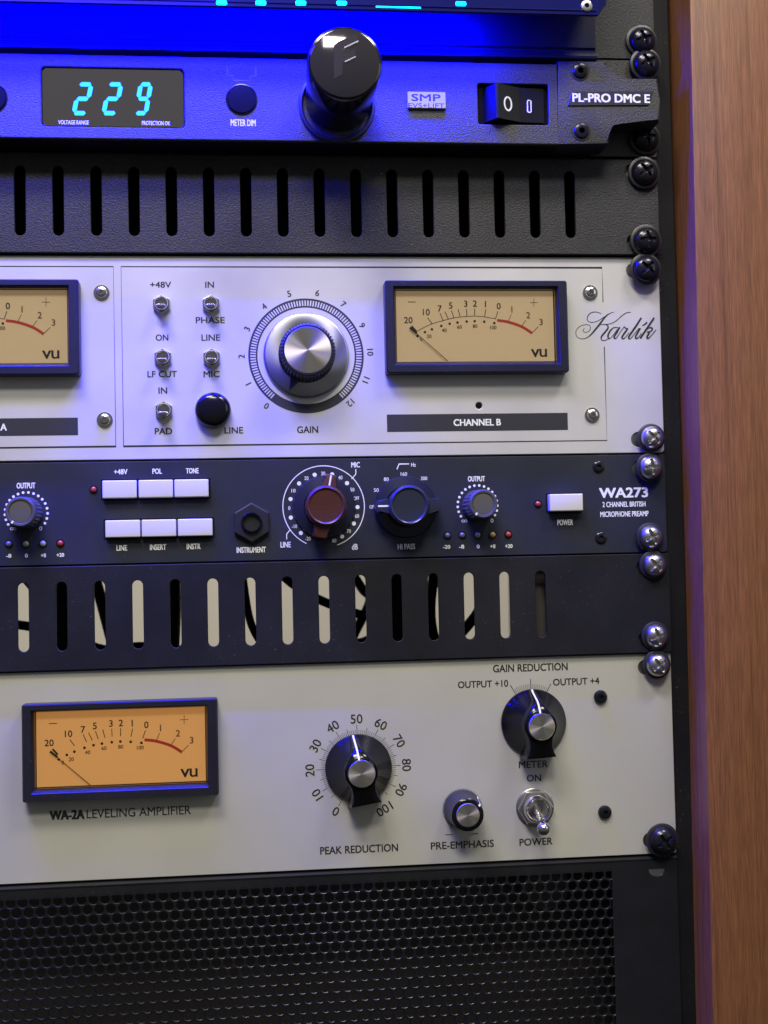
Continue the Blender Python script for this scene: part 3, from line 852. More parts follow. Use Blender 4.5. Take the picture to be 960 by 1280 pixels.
def mini_toggle(px, py, parent):
    cx, cz = A(px, py, 1.5)
    b = B(); prism(b, [(cx + 4.1 * math.cos(R(60 * i + 30)), cz + 4.1 * math.sin(R(60 * i + 30))) for i in range(6)], 0, 2.2, .35, seg=2)
    nut = finish('toggle_switch', b, M['chrome'], parent)
    b = B(); lathe(b, [(2.9, 0.2), (2.9, 3.9), (2.65, 4.3), (2.25, 4.3), (2.1, 3.9), (2.1, 1.2)], cx, cz, 32)
    finish('bushing', b, M['chrome'], nut, True)
    b = B(); disc(b, cx, cz, 2.12, 1.3, 24); finish('socket_floor', b, M['hole'], nut)
    b = B(); n = 24; rings = []
    # short flat bat lever, tilted down, its blunt end towards the viewer
    for (hh, rx, rz, dz) in ((1.2, 1.2, .6, .6), (4.2, 1.7, .8, -.5), (7.6, 2.05, 1.05, -1.7), (8.3, 1.95, .95, -1.9), (8.5, 1.6, .7, -1.95)):
        ring = []
        for i in range(n):
            t = 2 * math.pi * i / n; c_, s_ = math.cos(t), math.sin(t)
            e = .55 if s_ > 0 else 1.0
            ring.append(b.verts.new(V(cx + rx * math.copysign(abs(c_) ** e, c_), hh, cz + dz + (rz * .55 * math.copysign(abs(s_) ** e, s_) if s_ > 0 else rz * 1.5 * s_))))
        rings.append(ring)
    for a, c_ in zip(rings, rings[1:]):
        for i in range(n): b.faces.new((a[i], c_[i], c_[(i + 1) % n], a[(i + 1) % n]))
    b.faces.new(rings[-1]); b.faces.new(rings[0])
    finish('lever', b, M['chrome'], nut, True)


for p in ((201.8, 380), (263.6, 380), (203.5, 447), (264.5, 447), (204.9, 513)): mini_toggle(*p, pre)
cx, cz = A(266.2, 512.3, 4)
bm = B(); lathe(bm, [(7.6, 0), (7.7, 3.2), (7.4, 4.6), (6.7, 5.6), (5.0, 6.3), (2.5, 6.6), (0, 6.7)], cx, cz, 48)
finish('push_button', bm, M['gloss_black'], pre, True, 60)
for s_, px, py, wpx, hpx in (('+48V', 200.8, 355.9, 26, 7.4), ('IN', 262, 355.9, 10.6, 7.4), ('PHASE', 262.8, 400.2, 36, 7.7), ('ON', 202.5, 422, 15.5, 7.7), ('LINE', 263.5, 422, 23, 7.7),
                             ('LF CUT', 202.8, 467.6, 36.6, 7.7), ('MIC', 264.5, 467.6, 20, 7.7), ('IN', 203.5, 488.2, 10.6, 7.7), ('PAD', 204.4, 538.9, 21.5, 7.8),
                             ('LINE', 292.3, 537.8, 23, 7.7), ('GAIN', 384.5, 537, 26, 8.3)):
    word(s_, px, py, wpx, hpx, pre, M['ink'], 0, .018)
# gain dial
gx, gz = A(382.8, 444.7)
bm = B(); ring_o, ring_i = 25.2, 21.2
n = 128
a = [(bm.verts.new(V(gx + ring_o * math.sin(2 * math.pi * i / n), .05, gz + ring_o * math.cos(2 * math.pi * i / n))),
      bm.verts.new(V(gx + ring_i * math.sin(2 * math.pi * i / n), .05, gz + ring_i * math.cos(2 * math.pi * i / n)))) for i in range(n)]
for i in range(n): bm.faces.new((a[i][0], a[i][1], a[(i + 1) % n][1], a[(i + 1) % n][0]))
dring = finish('dial_ring', bm, M['dark_strip'], pre)
bm = B()
NT = 96
for i in range(NT + 1):
    t = R(-139.5 + 279 * i / NT); s_, c_ = math.sin(t), math.cos(t)
    ribbon(bm, [(gx + 21.9 * s_, gz + 21.9 * c_), (gx + 24.3 * s_, gz + 24.3 * c_)], .62, .10)
o = finish('dial_ticks', bm, M['silver'], dring); o['label'] = 'ring of short pale ticks'
bm = B()
for i, s_ in enumerate(('0', '1', '2', '3', '4', '5', '6', '7', '9', '10', '11', '12')):
    t = R(-141 + 25.35 * i)
    text_into(bm, s_, gx + 28.1 * math.sin(t), gz + 28.1 * math.cos(t), None, 2.7, .07, 0.012, t)
o = finish('dial_numbers', bm, M['ink'], dring); o['label'] = 'numbers 0 to 12 round the gain dial'
kn = B(); lathe(kn, [(18.4, .1), (18.7, .8), (18.5, 1.5), (18.0, 1.8), (17.7, 1.9), (12.0, 2.35), (11.0, 2.4)], gx, gz, 96)
gk = finish('gain_knob', kn, M['spun_skirt'], pre, True, 25)
kn = B(); fluted(kn, [(12.3, 3.2, .3), (12.3, 4.2, 1), (12.0, 14.6, 1), (11.5, 15.4, .8), (10.6, 15.7, 0), (10.2, 15.2, 0)], gx, gz, 48, .75)
finish('fluted_grip', kn, M['satin_black'], gk, True, 40)
t = R(207)
d, nn = Vector((math.sin(t), math.cos(t))), Vector((math.cos(t), -math.sin(t)))
kn = B(); p0 = Vector((gx, gz)) + d * 10.6; p1_ = Vector((gx, gz)) + d * 17.6
prism(kn, [tuple(p0 + nn * 2.7), tuple(p1_), tuple(p0 - nn * 2.7)], 3.0, 6.5, 0, [tuple(p0 + nn * 2.2), tuple(p1_ - d * .6), tuple(p0 - nn * 2.2)])
finish('pointer', kn, M['satin_black'], gk)
kn = B(); lathe(kn, [(10.15, 15.1), (10.15, 15.5), (9.9, 15.7), (0, 15.95)], gx, gz, 96)
finish('knob_cap', kn, M['spun'], gk, True)
# script name
L_ = lambda u, v: A(710 + u / 7.385, 370 + v / 7.385)
K2 = lambda ps: [(332.3 + .5386 * x, 110.8 + .5386 * y) for x, y in ps]
strokes = [
    ([(152, 300), (139, 318), (150, 333), (172, 335), (195, 322), (207, 298), (200, 274), (180, 265), (148, 267), (108, 282), (80, 312), (72, 345), (85, 378), (120, 395), (160, 392), (200, 368), (240, 325), (285, 270), (330, 210), (365, 175), (400, 155), (422, 150)],
     [4, 4, 4, 4, 4, 4, 4, 4, 4, 4, 4, 4, 4, 5, 6, 9, 13, 14, 12, 8, 5, 3]),
    ([(306, 165), (275, 151), (240, 148), (205, 160), (181, 190), (178, 220), (200, 240), (240, 242), (285, 225), (330, 196), (372, 165)], [3, 5, 6, 7, 7, 6, 4, 4, 4, 4, 4]),
    ([(577, 152), (545, 153), (500, 180), (450, 225), (400, 253), (350, 262), (300, 264), (280, 272)], [4, 5, 6, 6, 5, 4, 4, 3]),
    ([(345, 262), (368, 276), (366, 302), (340, 335), (315, 365), (305, 390), (315, 408), (340, 410), (362, 400), (378, 382)], [4, 8, 12, 13, 12, 9, 6, 4, 4, 3]),
    (K2([(262, 345), (200, 332), (150, 346), (100, 400), (68, 470), (78, 520), (112, 514), (160, 460), (225, 370)]), [5, 6, 8, 12, 13, 9, 5, 5, 5]),
    (K2([(268, 328), (215, 425), (172, 495), (190, 522), (222, 500), (300, 382), (345, 322)]), [11, 13, 12, 9, 5, 5, 6]),
    (K2([(340, 322), (356, 330), (372, 350), (402, 356), (350, 430), (308, 498), (326, 526), (368, 500), (430, 420)]), [8, 9, 5, 10, 13, 12, 9, 5, 5]),
    (K2([(637, 168), (540, 320), (430, 480), (424, 518), (450, 525), (500, 470), (600, 345)]), [12, 14, 13, 10, 6, 5, 5]),
    (K2([(622, 345), (565, 440), (538, 500), (560, 522), (600, 490), (640, 430)]), [10, 13, 12, 9, 5, 5]),
    (K2([(735, 245), (700, 275), (655, 302)]), [11, 9, 4]),
    (K2([(858, 165), (740, 340), (620, 518)]), [12, 14, 13]),
    (K2([(690, 430), (740, 360), (790, 334), (826, 350), (808, 392), (745, 412)]), [5, 5, 7, 10, 8, 5]),
    (K2([(730, 410), (772, 428), (738, 485), (745, 520), (790, 490), (890, 372)]), [5, 11, 13, 9, 5, 5]),
]
bm = B()
for i, (pts, ws) in enumerate(strokes):
    ribbon(bm, [L_(*p) for p in pts], [max(w_, 5) / 7.385 * .358 * 1.28 for w_ in ws], .04 + .02 * i, 6)
o = finish('script_logo', bm, M['ink'], pre); o['label'] = 'flowing black script name Karlík'

# ------------------------------------------------------------------ dark 1U preamp
wa = thing('dark_preamp', 'dark blue-grey one-unit preamp with white buttons and a dark red knob', 'preamp', -240, 0, -111)
plate('faceplate', rounded(XW, 0, -3 * U + .35, -2 * U - .35, 1.2), [slot(-2 * U - 6.35), slot(-3 * U + 6.35)], -3, 0, M['navy'], wa, .25)
bm = B(); box(bm, XW + 20, -23, -3 * U + 1.2, -2 * U - 2, -220, -3.1)
finish('chassis', bm, M['black_metal'], wa)
Wk = M['white']
for s_, px, py, wpx, hpx, bd in (
        ('+48V', 151, 589.7, 16.5, 6.3, .03), ('POL', 196.4, 589, 11.5, 6.5, .03), ('TONE', 240.4, 588.5, 15.5, 6.5, .03),
        ('LINE', 152.3, 684.8, 13, 6.6, .03), ('INSERT', 197.6, 683.9, 20, 6.8, .03), ('INSTR', 242, 683, 17, 6.8, .03), ('INSTRUMENT', 314, 687.3, 36, 7, .03),
        ('MIC', 444.4, 581, 10.5, 6.6, .03), ('LINE', 357, 680.8, 12.5, 6.8, .03), ('dB', 443.5, 683.5, 7, 7, .03), ('HI PASS', 508, 683.2, 21.5, 6.8, .03),
        ('Hz', 516.8, 580.9, 5.6, 4.6, .02), ('OUTPUT', 595.5, 598.5, 21, 6.4, .03), ('OUTPUT', 32.5, 607, 23, 7, .03), ('POWER', 706.5, 652.9, 19.3, 7, .03),
        ('WA273', 779.5, 615.8, 60, 12, .05), ('2 CHANNEL BRITISH', 780, 630.3, 53.5, 6.4, .025), ('MICROPHONE PREAMP', 780.5, 642.4, 60, 6.6, .025),
        ('50', 470.3, 612.6, 6, 4.5, .01), ('80', 482.8, 599, 6, 4.5, .01), ('160', 504.8, 592.5, 8, 4.5, .01), ('300', 530, 598, 8, 4.5, .01), ('OFF', 465.5, 633.6, 7, 4.5, .01),
        ('30', 404, 591.9, 5, 4.6, .01), ('20', 383, 597.8, 5, 4.6, .01), ('10', 366.8, 613.3, 5, 4.6, .01), ('0', 361.6, 635.2, 2.6, 4.6, .01), ('-10', 368, 658, 6.6, 4.6, .01),
        ('-20', 385, 673.3, 6.6, 4.6, .01), ('80', 417.8, 675.7, 5, 4.6, .01), ('70', 436, 664, 5, 4.6, .01), ('60', 446.3, 645, 5, 4.6, .01), ('OFF', 445.4, 622.9, 7, 4.6, .01),
        ('50', 440.4, 612, 5, 4.6, .01), ('40', 425.5, 597, 5, 4.6, .01)):
    word(s_, px, py, wpx, hpx, wa, Wk, 0, bd * .7)
for s_, px, py in (('-20', 558.2, 683.6), ('-8', 577, 683.4), ('0', 597.7, 683.1), ('+8', 616, 682.9), ('+20', 636, 682.6), ('-8', 11, 694.8), ('0', 33, 694.5), ('+8', 54.3, 694.2), ('+20', 75.5, 693.7)):
    word(s_, px, py, 2.9 * len(s_) + .3, 4.6, wa, Wk, 0, .03)
for px, py in ((747.9, 583.6), (751, 672.4)): hexkey_screw('socket_screw', px, py, 2.6, M['black_screw'], wa, 0, .9)
for px, py, k in ((117, 612, 'led_red'), (672.4, 630, 'led_red'), (559.3, 669.4, 'led_blue'), (577.7, 669, 'led_blue'), (596.9, 668.7, 'led_green'), (615.7, 668.5, 'led_amber'), (635.3, 668.1, 'led_red'),
                  (11, 680, 'led_blue'), (32.4, 680, 'led_green'), (53.8, 679.6, 'led_clear'), (75.5, 679.2, 'led_red')):
    x, z = A(px, py)
    b = B(); lathe(b, [(1.75, .04), (1.75, .3), (1.35, .3), (1.35, .05)], x, z, 20)
    hs = finish('led_indicator', b, M['gloss_black'], wa, True)
    b = B(); lathe(b, [(1.32, .1), (1.2, .75), (.8, 1.15), (0, 1.3)], x, z, 20)
    lo = finish('lens', b, M[k], hs, True, 80); lo['label'] = {'led_red': 'red', 'led_blue': 'bluish clear', 'led_green': 'greenish yellow', 'led_amber': 'amber', 'led_clear': 'milky'}[k] + ' lens'
# push buttons
for grp, zz in ((((108, 120, 283, 209), (289.5, 118.5, 465, 208), (469, 117.5, 643, 206)), 0), (((120, 319, 298, 405), (302, 317.5, 478, 404), (483, 316, 660, 403)), 0)):
    x0_ = A(100 + grp[0][0] / 4, 570 + grp[0][1] / 4, 4)[0]; x1_ = A(100 + grp[2][2] / 4, 600, 4)[0]
    z1_ = A(190, 570 + grp[1][1] / 4, 4)[1]; z0_ = A(190, 570 + grp[1][3] / 4, 4)[1]
    b = B(); sheet(b, [(x0_ - .7, z0_ - .9), (x1_ + .7, z0_ - .9), (x1_ + .7, z1_ + .7), (x0_ - .7, z1_ + .7)], .04)
    finish('button_opening', b, M['hole'], wa)
    for g in grp:
        xa_ = A(100 + g[0] / 4, 600, 4)[0]; xb_ = A(100 + g[2] / 4, 600, 4)[0]
        b = B(); box(b, xa_ + .12, xb_ - .12, z0_, z1_, .1, 3.2, .55, 3)
        finish('push_button', b, M['button'], wa, True, 60)
x0_, z1_ = A(640 + 214 / 4.571, 570 + 218 / 4.571, 4.5); x1_, z0_ = A(640 + 407 / 4.571, 570 + 313 / 4.571, 4.5)
b = B(); box(b, x0_, x1_, z0_, z1_, .1, 4.8, .6, 3); o = finish('power_button', b, M['button'], wa, True, 60)
b = B(); sheet(b, [(x0_ - .7, z0_ - .7), (x1_ + .5, z0_ - .7), (x1_ + .5, z1_ + .7), (x0_ - .7, z1_ + .7)], .04); finish('button_opening', b, M['hole'], wa)
# instrument jack
x, z = A(314.5, 653.2, 1)
b = B(); prism(b, [(x + 8.6 * math.cos(R(60 * i + 30)), z + 8.6 * math.sin(R(60 * i + 30))) for i in range(6)], 0, 2.6, .6, seg=2)
jk = finish('jack_socket', b, M['satin_black'], wa)
b = B(); lathe(b, [(4.5, 2.4), (4.5, 4.0), (4.1, 4.3), (3.6, 4.2), (3.5, 3.6), (3.5, -1)], x, z, 40)
finish('barrel', b, M['gloss_black'], jk, True)
b = B(); disc(b, x, z, 3.5, .2, 30); finish('bore', b, M['hole'], jk)
b = B(); lathe(b, [(3.5, 1.2), (3.3, .8), (2.9, .8)], x, z, 40); finish('contact_ring', b, M['steel'], jk, True)


# output knobs
def output_knob(px, py):
    x, z = A(px, py)
    b = B()
    for i in range(18):
        t = R(-121.5 + 14.2 * i); disc(b, x + 8.85 * math.sin(t), z + 8.85 * math.cos(t), .58, .05, 12)
    finish('dial_dots', b, Wk, wa)
    b = B(); fluted(b, [(6.9, .2, .2), (6.9, .8, 1), (6.5, 8, 1), (6.2, 12.2, 1), (6.1, 12.8, .3)], x, z, 24, .5)
    k = finish('output_knob', b, M['grey_knob'], wa, True, 45)
    b = B(); lathe(b, [(6.0, 12.7), (6.3, 13.2), (6.2, 14.2), (5.7, 14.7), (4.9, 14.6), (4.6, 14.2), (4.6, 13.8)], x, z, 48)
    finish('rim', b, M['grey_knob'], k, True)
    b = B(); lathe(b, [(4.6, 13.9), (4.5, 14.3), (0, 14.45)], x, z, 48); finish('knob_cap', b, M['grey_cap'], k, True)
    t = R(217); dd = Vector((math.sin(t), math.cos(t))); b = B()
    ribbon(b, [tuple(Vector((x, z)) + dd * 4.7), tuple(Vector((x, z)) + dd * 5.9)], .8, 14.85)
    finish('pointer_line', b, Wk, k)
    ix, iz = A(px - 16.5, py + 19.5); b = B()
    for s2 in (-1, 1):
        ribbon(b, [(ix + s2 * .62 + .6 * math.cos(R(a)), iz + .5 * math.sin(R(a))) for a in range(0, 361, 30)], .22, .05 + .02 * (s2 + 1))
    finish('infinity_mark', b, Wk, wa)
    word('0', px + 18, py + 19, 3.6, 5, wa, Wk, 0, 0)


output_knob(596.9, 631.8); output_knob(32.9, 641.5)


# winged knobs
def winged(px, py, ang, m, name, white_side):
    x, z = A(px, py)
    b = B(); lathe(b, [(13.4, .1), (13.6, .6), (13.2, 1.2), (9, 2.0)], x, z, 64)
    k = finish(name, b, M['lens_skirt'], wa, True)
    rb_, wl, ww = 8.6, 14.4, 2.75
    pts = []
    a0 = math.asin(ww / rb_)
    for s2 in (0, 180):
        base = R(ang + s2)
        f = lambda u, v: (x + v * math.cos(base) + u * math.sin(base), z - v * math.sin(base) + u * math.cos(base))
        wp = ww * (1.0 if s2 == 0 else 1.15)
        pts += [f(rb_ * math.cos(a0), -wp), f(wl - 1.0, -wp), f(wl - .2, -wp * .6), f(wl - .2, wp * .6), f(wl - 1.0, wp), f(rb_ * math.cos(a0), wp)]
        for i in range(1, 14):
            t = a0 + (math.pi - 2 * a0) * i / 14
            pts.append(f(rb_ * math.cos(t), rb_ * math.sin(t)))
    b = B()
    sc = lambda s_: [(x + (p[0] - x) * s_, z + (p[1] - z) * s_) for p in pts]
    prism(b, sc(1.0), 2.0, 11.6, .6, sc(.965), seg=2)
    finish('grip', b, m, k, True, 40)
    b = B(); lathe(b, [(8.7, 8.6), (8.8, 12.5), (8.4, 13.6), (7.7, 14.1), (7.2, 13.9), (6.9, 13.5), (0, 13.3)], x, z, 64)
    finish('knob_cap', b, m, k, True, 50)
    base = R(ang); f = lambda u, v: (x + v * math.cos(base) + u * math.sin(base), z - v * math.sin(base) + u * math.cos(base))
    b = B(); ribbon(b, [f(8.9, 0), f(13.3, 0)], .75, 11.7); finish('pointer_line', b, Wk, k)
    return k


M['lens_skirt'] = mat('dark_clear_skirt', (0.012, 0.014, 0.028), 0.25, 0, .5)
winged(405.2, 634, 11, M['red_knob'], 'gain_knob', 0)
winged(507, 633.5, -90, M['blue_knob'], 'filter_knob', 0)
q = lambda u, v: A(350 + u / 4.571, 570 + v / 4.571)
bm = B()
x, z = q(250, 288.5); rr = 17.75
ribbon(bm, [(x + rr * math.sin(R(a)), z + rr * math.cos(R(a))) for a in range(-154, 163, 4)], .38, .05)
ribbon(bm, [q(433, 75), q(433, 104), q(409, 131)], .38, .07); ribbon(bm, [q(38, 477), q(38, 446), q(58, 422)], .38, .07)
finish('dial_arc', bm, Wk, wa)
bm = B(); ribbon(bm, [q(668, 76), q(680, 46), q(738, 45)], .42, .05); finish('filter_mark', bm, Wk, wa)
bm = B()
for u, v in ((198, 107), (109, 157), (60, 246), (62, 352), (119, 440), (298, 105), (383, 155), (443, 292), (422, 386), (355, 460)):
    x, z = q(u, v); disc(bm, x, z, .9, .05, 16)
finish('dial_dots', bm, Wk, wa)

# ------------------------------------------------------------------ champagne levelling amplifier
la = thing('levelling_amplifier', 'champagne levelling amplifier with a lit orange meter and two large black pointer knobs', 'amplifier', -240, 0, -222)
lcx, lcz = (-281.75 - 200.3) / 2, (-231.6 - 190.9) / 2
plate('faceplate', rounded(XW, 0, -6 * U + .4, -4 * U - .35, .8), [slot(-4 * U - 6.35), slot(-6 * U + 6.35), rounded(lcx - 38, lcx + 38, lcz - 17.5, lcz + 17.5, .5, 1)], -3, 0, M['champagne'], la, .25)
bm = B(); box(bm, XW + 20, -23, -6 * U + 2, -4 * U - 1.2, -150, -3.1)
finish('chassis', bm, M['black_metal'], la)
meter(lcx, lcz, la, True, 'orange lit meter in a black frame', arc=False)
for s_, px, py, wpx, hpx, bd in (
        ('PEAK REDUCTION', 449, 1061.3, 97, 9.4, .012), ('GAIN REDUCTION', 663, 834.4, 93, 9.2, .014), ('OUTPUT +10', 603.8, 855, 62.5, 8.4, .012), ('OUTPUT +4', 720.2, 851.8, 57.5, 8.4, .012),
        ('METER', 666.7, 955.3, 36, 8.5, .012), ('ON', 667.4, 972.5, 17.5, 8.5, .012), ('POWER', 670, 1052, 41, 8.8, .012), ('PRE-EMPHASIS', 578, 1055.7, 78.5, 9.0, .012)):
    word(s_, px, py, wpx, hpx, la, M['ink'], 0, bd * 1.3)
wx, wz = A(83.8, 1018)
x0_ = A(62.7, 1018)[0]; x1_ = A(105, 1018)[0]; x2_ = A(108.3, 1014)[0]; x3_ = A(238.6, 1012)[0]
bm = B(); text_into(bm, 'WA-2A', (x0_ + x1_) / 2, wz - .2, x1_ - x0_, 3.7, .06, .05)
o = finish('printed_word', bm, M['ink'], la); o['label'] = 'bold black model name WA-2A'
bm = B(); text_into(bm, 'LEVELING AMPLIFIER', (x2_ + x3_) / 2, wz - .2, x3_ - x2_, 3.7, .06, .006)
o = finish('printed_word', bm, M['ink'], la); o['label'] = 'thin black words LEVELING AMPLIFIER'


def dial(cx, cz, r0, a0, a1, n, r1, r5, r10, parent, w0=.16, w5=.24):
    b = B()
    for i in range(n + 1):
        t = R(a0 + (a1 - a0) * i / n); rr = r10 if i % 10 == 0 else (r5 if i % 5 == 0 else r1)
        ribbon(b, [(cx + r0 * math.sin(t), cz + r0 * math.cos(t)), (cx + rr * math.sin(t), cz + rr * math.cos(t))], w5 if i % 5 == 0 else w0, .05)
    return finish('dial_ticks', b, M['ink'], parent)


def pointer_knob(px, py, ang, parent, name):
    x, z = A(px, py)
    b = B()
    lathe(b, [(14.2, .15), (14.5, .5), (14.45, 1.3), (14.0, 1.9), (7.4, 9.0), (6.9, 10.5), (6.9, 15.0)], x, z, 96)
    k = finish(name, b, M['gloss_black'], parent, True, 25)
    base = R(ang)
    f = lambda u, v: (x + v * math.cos(base) + u * math.sin(base), z - v * math.sin(base) + u * math.cos(base))
    # moulded grip: narrow nose that slopes down to the pointer, wide flared tail
    sec = [(14.6, 1.0, 2.2), (13.4, 1.5, 3.2), (10.5, 2.0, 11.0), (9.0, 2.4, 13.2), (6.0, 4.6, 15.3), (3.0, 6.3, 15.6), (0, 6.9, 15.6), (-3.0, 6.2, 15.4), (-6, 5.2, 14.8), (-9, 5.0, 14.0), (-12, 5.6, 13.2), (-14.0, 6.5, 12.4), (-14.7, 6.8, 12.0)]
    b = B(); rows = []
    for u, hw, top in sec:
        rows.append([b.verts.new(V(*(lambda p: (p[0], hh, p[1]))(f(u, v)))) for v, hh in
                     ((-hw * 1.12, .8), (-hw, top - 1.0), (-hw * .86, top - .25), (-hw * .5, top), (0, top + .05), (hw * .5, top), (hw * .86, top - .25), (hw, top - 1.0), (hw * 1.12, .8))])
    for a_, c_ in zip(rows, rows[1:]):
        for i in range(8): b.faces.new((a_[i], c_[i], c_[i + 1], a_[i + 1]))
    b.faces.new(rows[0]); 
    # concave tail end
    last = rows[-1]; mid = []
    for i, v in enumerate(last):
        s2 = 1 - abs(i - 4) / 4
        off = 1.5 * s2
        v.co = v.co + (V(*(lambda p: (p[0], 0, p[1]))(f(off, 0))) - V(x, 0, z))
    b.faces.new(last)
    finish('grip', b, M['gloss_black'], k, True, 50)
    b = B()
    pts = [(14.55, 2.45), (13.5, 3.6), (10.55, 11.5), (9.0, 13.5), (6.0, 15.62), (5.2, 15.8)]
    prev = None
    for u, hh in pts:
        pa, pb = f(u, -.38), f(u, .38); va, vb = b.verts.new(V(pa[0], hh + .12, pa[1])), b.verts.new(V(pb[0], hh + .12, pb[1]))
        if prev: b.faces.new((prev[0], prev[1], vb, va))
        prev = (va, vb)
    finish('pointer_line', b, Wk, k)
    b = B(); lathe(b, [(5.75, 15.4), (5.75, 16.6), (5.5, 16.9), (0, 17.05)], x, z, 72)
    finish('knob_cap', b, M['spun'], k, True)
    return k


px_, pz_ = A(448, 959.5)
d_ = dial(px_, pz_, 14.3, -151, 149, 100, 16.3, 17.3, 18.4, la)
bm = B()
for i in range(11):
    t = R(-151 + 30 * i)
    rr = 21.0 if i < 10 else 21.3
    text_into(bm, str(i * 10), px_ + rr * math.sin(t), pz_ + rr * math.cos(t), None, 3.9, .07, .006, t)
o = finish('dial_numbers', bm, M['ink'], d_); o['label'] = 'numbers 0 to 100 round the peak reduction knob'
pointer_knob(448, 959.5, -9, la, 'peak_reduction_knob')
mx_, mz_ = A(664.5, 900.5)
bm = B()
for i in range(-10, 11):
    t = R(3 * i); big = i in (-10, 0, 10)
    ribbon(bm, [(mx_ + 13.5 * math.sin(t), mz_ + 13.5 * math.cos(t)), (mx_ + (18.2 if big else 16.0) * math.sin(t), mz_ + (18.2 if big else 16.0) * math.cos(t))], .3 if big else .16, .05)
finish('dial_ticks', bm, M['ink'], la)
pointer_knob(666.5, 902.5, -3, la, 'meter_knob')
# small pre-emphasis knob
ex, ez = A(578, 1011)
bm = B()
for i in range(59):
    t = R(-145 + 5 * i); ribbon(bm, [(ex + 7.5 * math.sin(t), ez + 7.5 * math.cos(t)), (ex + (8.9 if i not in (0, 58) else 9.8) * math.sin(t), ez + (8.9 if i not in (0, 58) else 9.8) * math.cos(t))], .2, .05)
q = lambda u, v: A(540 + u / 12, 970 + v / 12)
ribbon(bm, [q(195, 882), q(318, 880)], .3, .05); ribbon(bm, [q(590, 892), q(622, 866), q(695, 862)], .3, .05)
finish('dial_ticks', bm, M['ink'], la)
bm = B(); fluted(bm, [(8.4, .2, .2), (8.4, 1.2, .4), (7.7, 3.5, 1), (7.0, 12.2, 1), (6.8, 13.0, .3)], ex, ez, 40, .28)
ek = finish('pre_emphasis_knob', bm, M['satin_black'], la, True, 45)
bm = B(); lathe(bm, [(6.9, 12.6), (6.9, 13.6), (6.3, 14.1), (5.2, 14.2), (5.0, 13.9)], ex, ez, 60); finish('rim', bm, M['gloss_black'], ek, True)
bm = B(); lathe(bm, [(5.05, 13.8), (5.05, 14.4), (4.85, 14.6), (0, 14.7)], ex, ez, 60); finish('knob_cap', bm, M['spun'], ek, True)
t = R(52); bm = B(); dd = Vector((math.sin(t), math.cos(t))); nn = Vector((math.cos(t), -math.sin(t)))
prev = None
for r_, h_ in ((8.5, 1.5), (7.85, 3.6), (7.15, 12.3), (6.95, 13.7), (6.0, 14.35)):
    c_ = Vector((ex, ez)) + dd * r_
    va, vb = [bm.verts.new(V((c_ + nn * s2 * .45).x, h_ + .15, (c_ + nn * s2 * .45).y)) for s2 in (-1, 1)]
    if prev: bm.faces.new((prev[0], prev[1], vb, va))
    prev = (va, vb)
finish('pointer_line', bm, Wk, ek)
# power toggle
tx, tz = A(668.5, 1009)
bm = B(); lathe(bm, [(8.4, 0), (8.4, .5), (8.1, .7), (6, .75)], tx, tz, 60)
tw = finish('power_toggle', bm, M['steel'], la, True)
bm = B(); prism(bm, [(tx + 8.0 * math.cos(R(60 * i)), tz + 8.0 * math.sin(R(60 * i))) for i in range(6)], .7, 2.9, .7, seg=2)
finish('hex_nut', bm, M['chrome'], tw)
bm = B(); lathe(bm, [(5.9, 2.8), (5.9, 6.4), (5.5, 7.0), (4.9, 7.0), (4.5, 6.6), (4.3, 6.0), (2.2, 5.4), (1.9, 4.5), (0, 4.5)], tx, tz, 60)
finish('bushing', bm, M['chrome'], tw, True)
bm = B(); ex_, ez_ = A(679.5, 1036, 20)
P0 = Vector((tx - .3, -4.6, tz + .9)); P1 = Vector((ex_, -20, ez_))
dv = (P1 - P0).normalized(); sA = dv.cross(Vector((1, 0, 0))).normalized(); sB = dv.cross(sA)
rings = []; L0 = (P1 - P0).length
pf = [(0, 1.4), (L0 * .55, 1.55), (L0 * .86, 1.9), (L0 * .9, 2.4), (L0 * .95, 2.75), (L0, 2.85), (L0 + 1.2, 2.5), (L0 + 2.1, 1.7), (L0 + 2.6, .6)]
for s_, r_ in pf:
    rings.append([bm.verts.new((P0 + dv * s_ + (sA * math.cos(2 * math.pi * i / 28) + sB * math.sin(2 * math.pi * i / 28)) * r_) * S) for i in range(28)])
for a_, c_ in zip(rings, rings[1:]):
    for i in range(28): bm.faces.new((a_[i], c_[i], c_[(i + 1) % 28], a_[(i + 1) % 28]))
bm.faces.new(rings[0]); bm.faces.new(rings[-1])
finish('lever', bm, M['chrome'], tw, True, 70)
for px, py in ((750.3, 871), (755.7, 1015)): hexkey_screw('socket_screw', px, py, 3.0, M['black_screw'], la, 0, 1.8)

# ------------------------------------------------------------------ perforated panel
pf_ = thing('perforated_panel', 'black perforated steel panel below the levelling amplifier', 'rack panel', -240, 0, -340)
z_top = -6 * U - .5
PX = 4.86; PZ = PX * math.sqrt(3) / 2; hr = 1.98
XR = -28.0; z_first = z_top - 7.3
bm = B()
rows = 24; cols = 94
z_bot = z_first - rows * PZ
hv = {}


def hx(i, j): return XR - 2.4 - i * PX - (PX / 2 if j % 2 else 0), z_first - j * PZ


def vert(x, z, h):
    key = (round(x, 2), round(z, 2), h)
    if key not in hv: hv[key] = bm.verts.new(V(x, h, z))
    return hv[key]


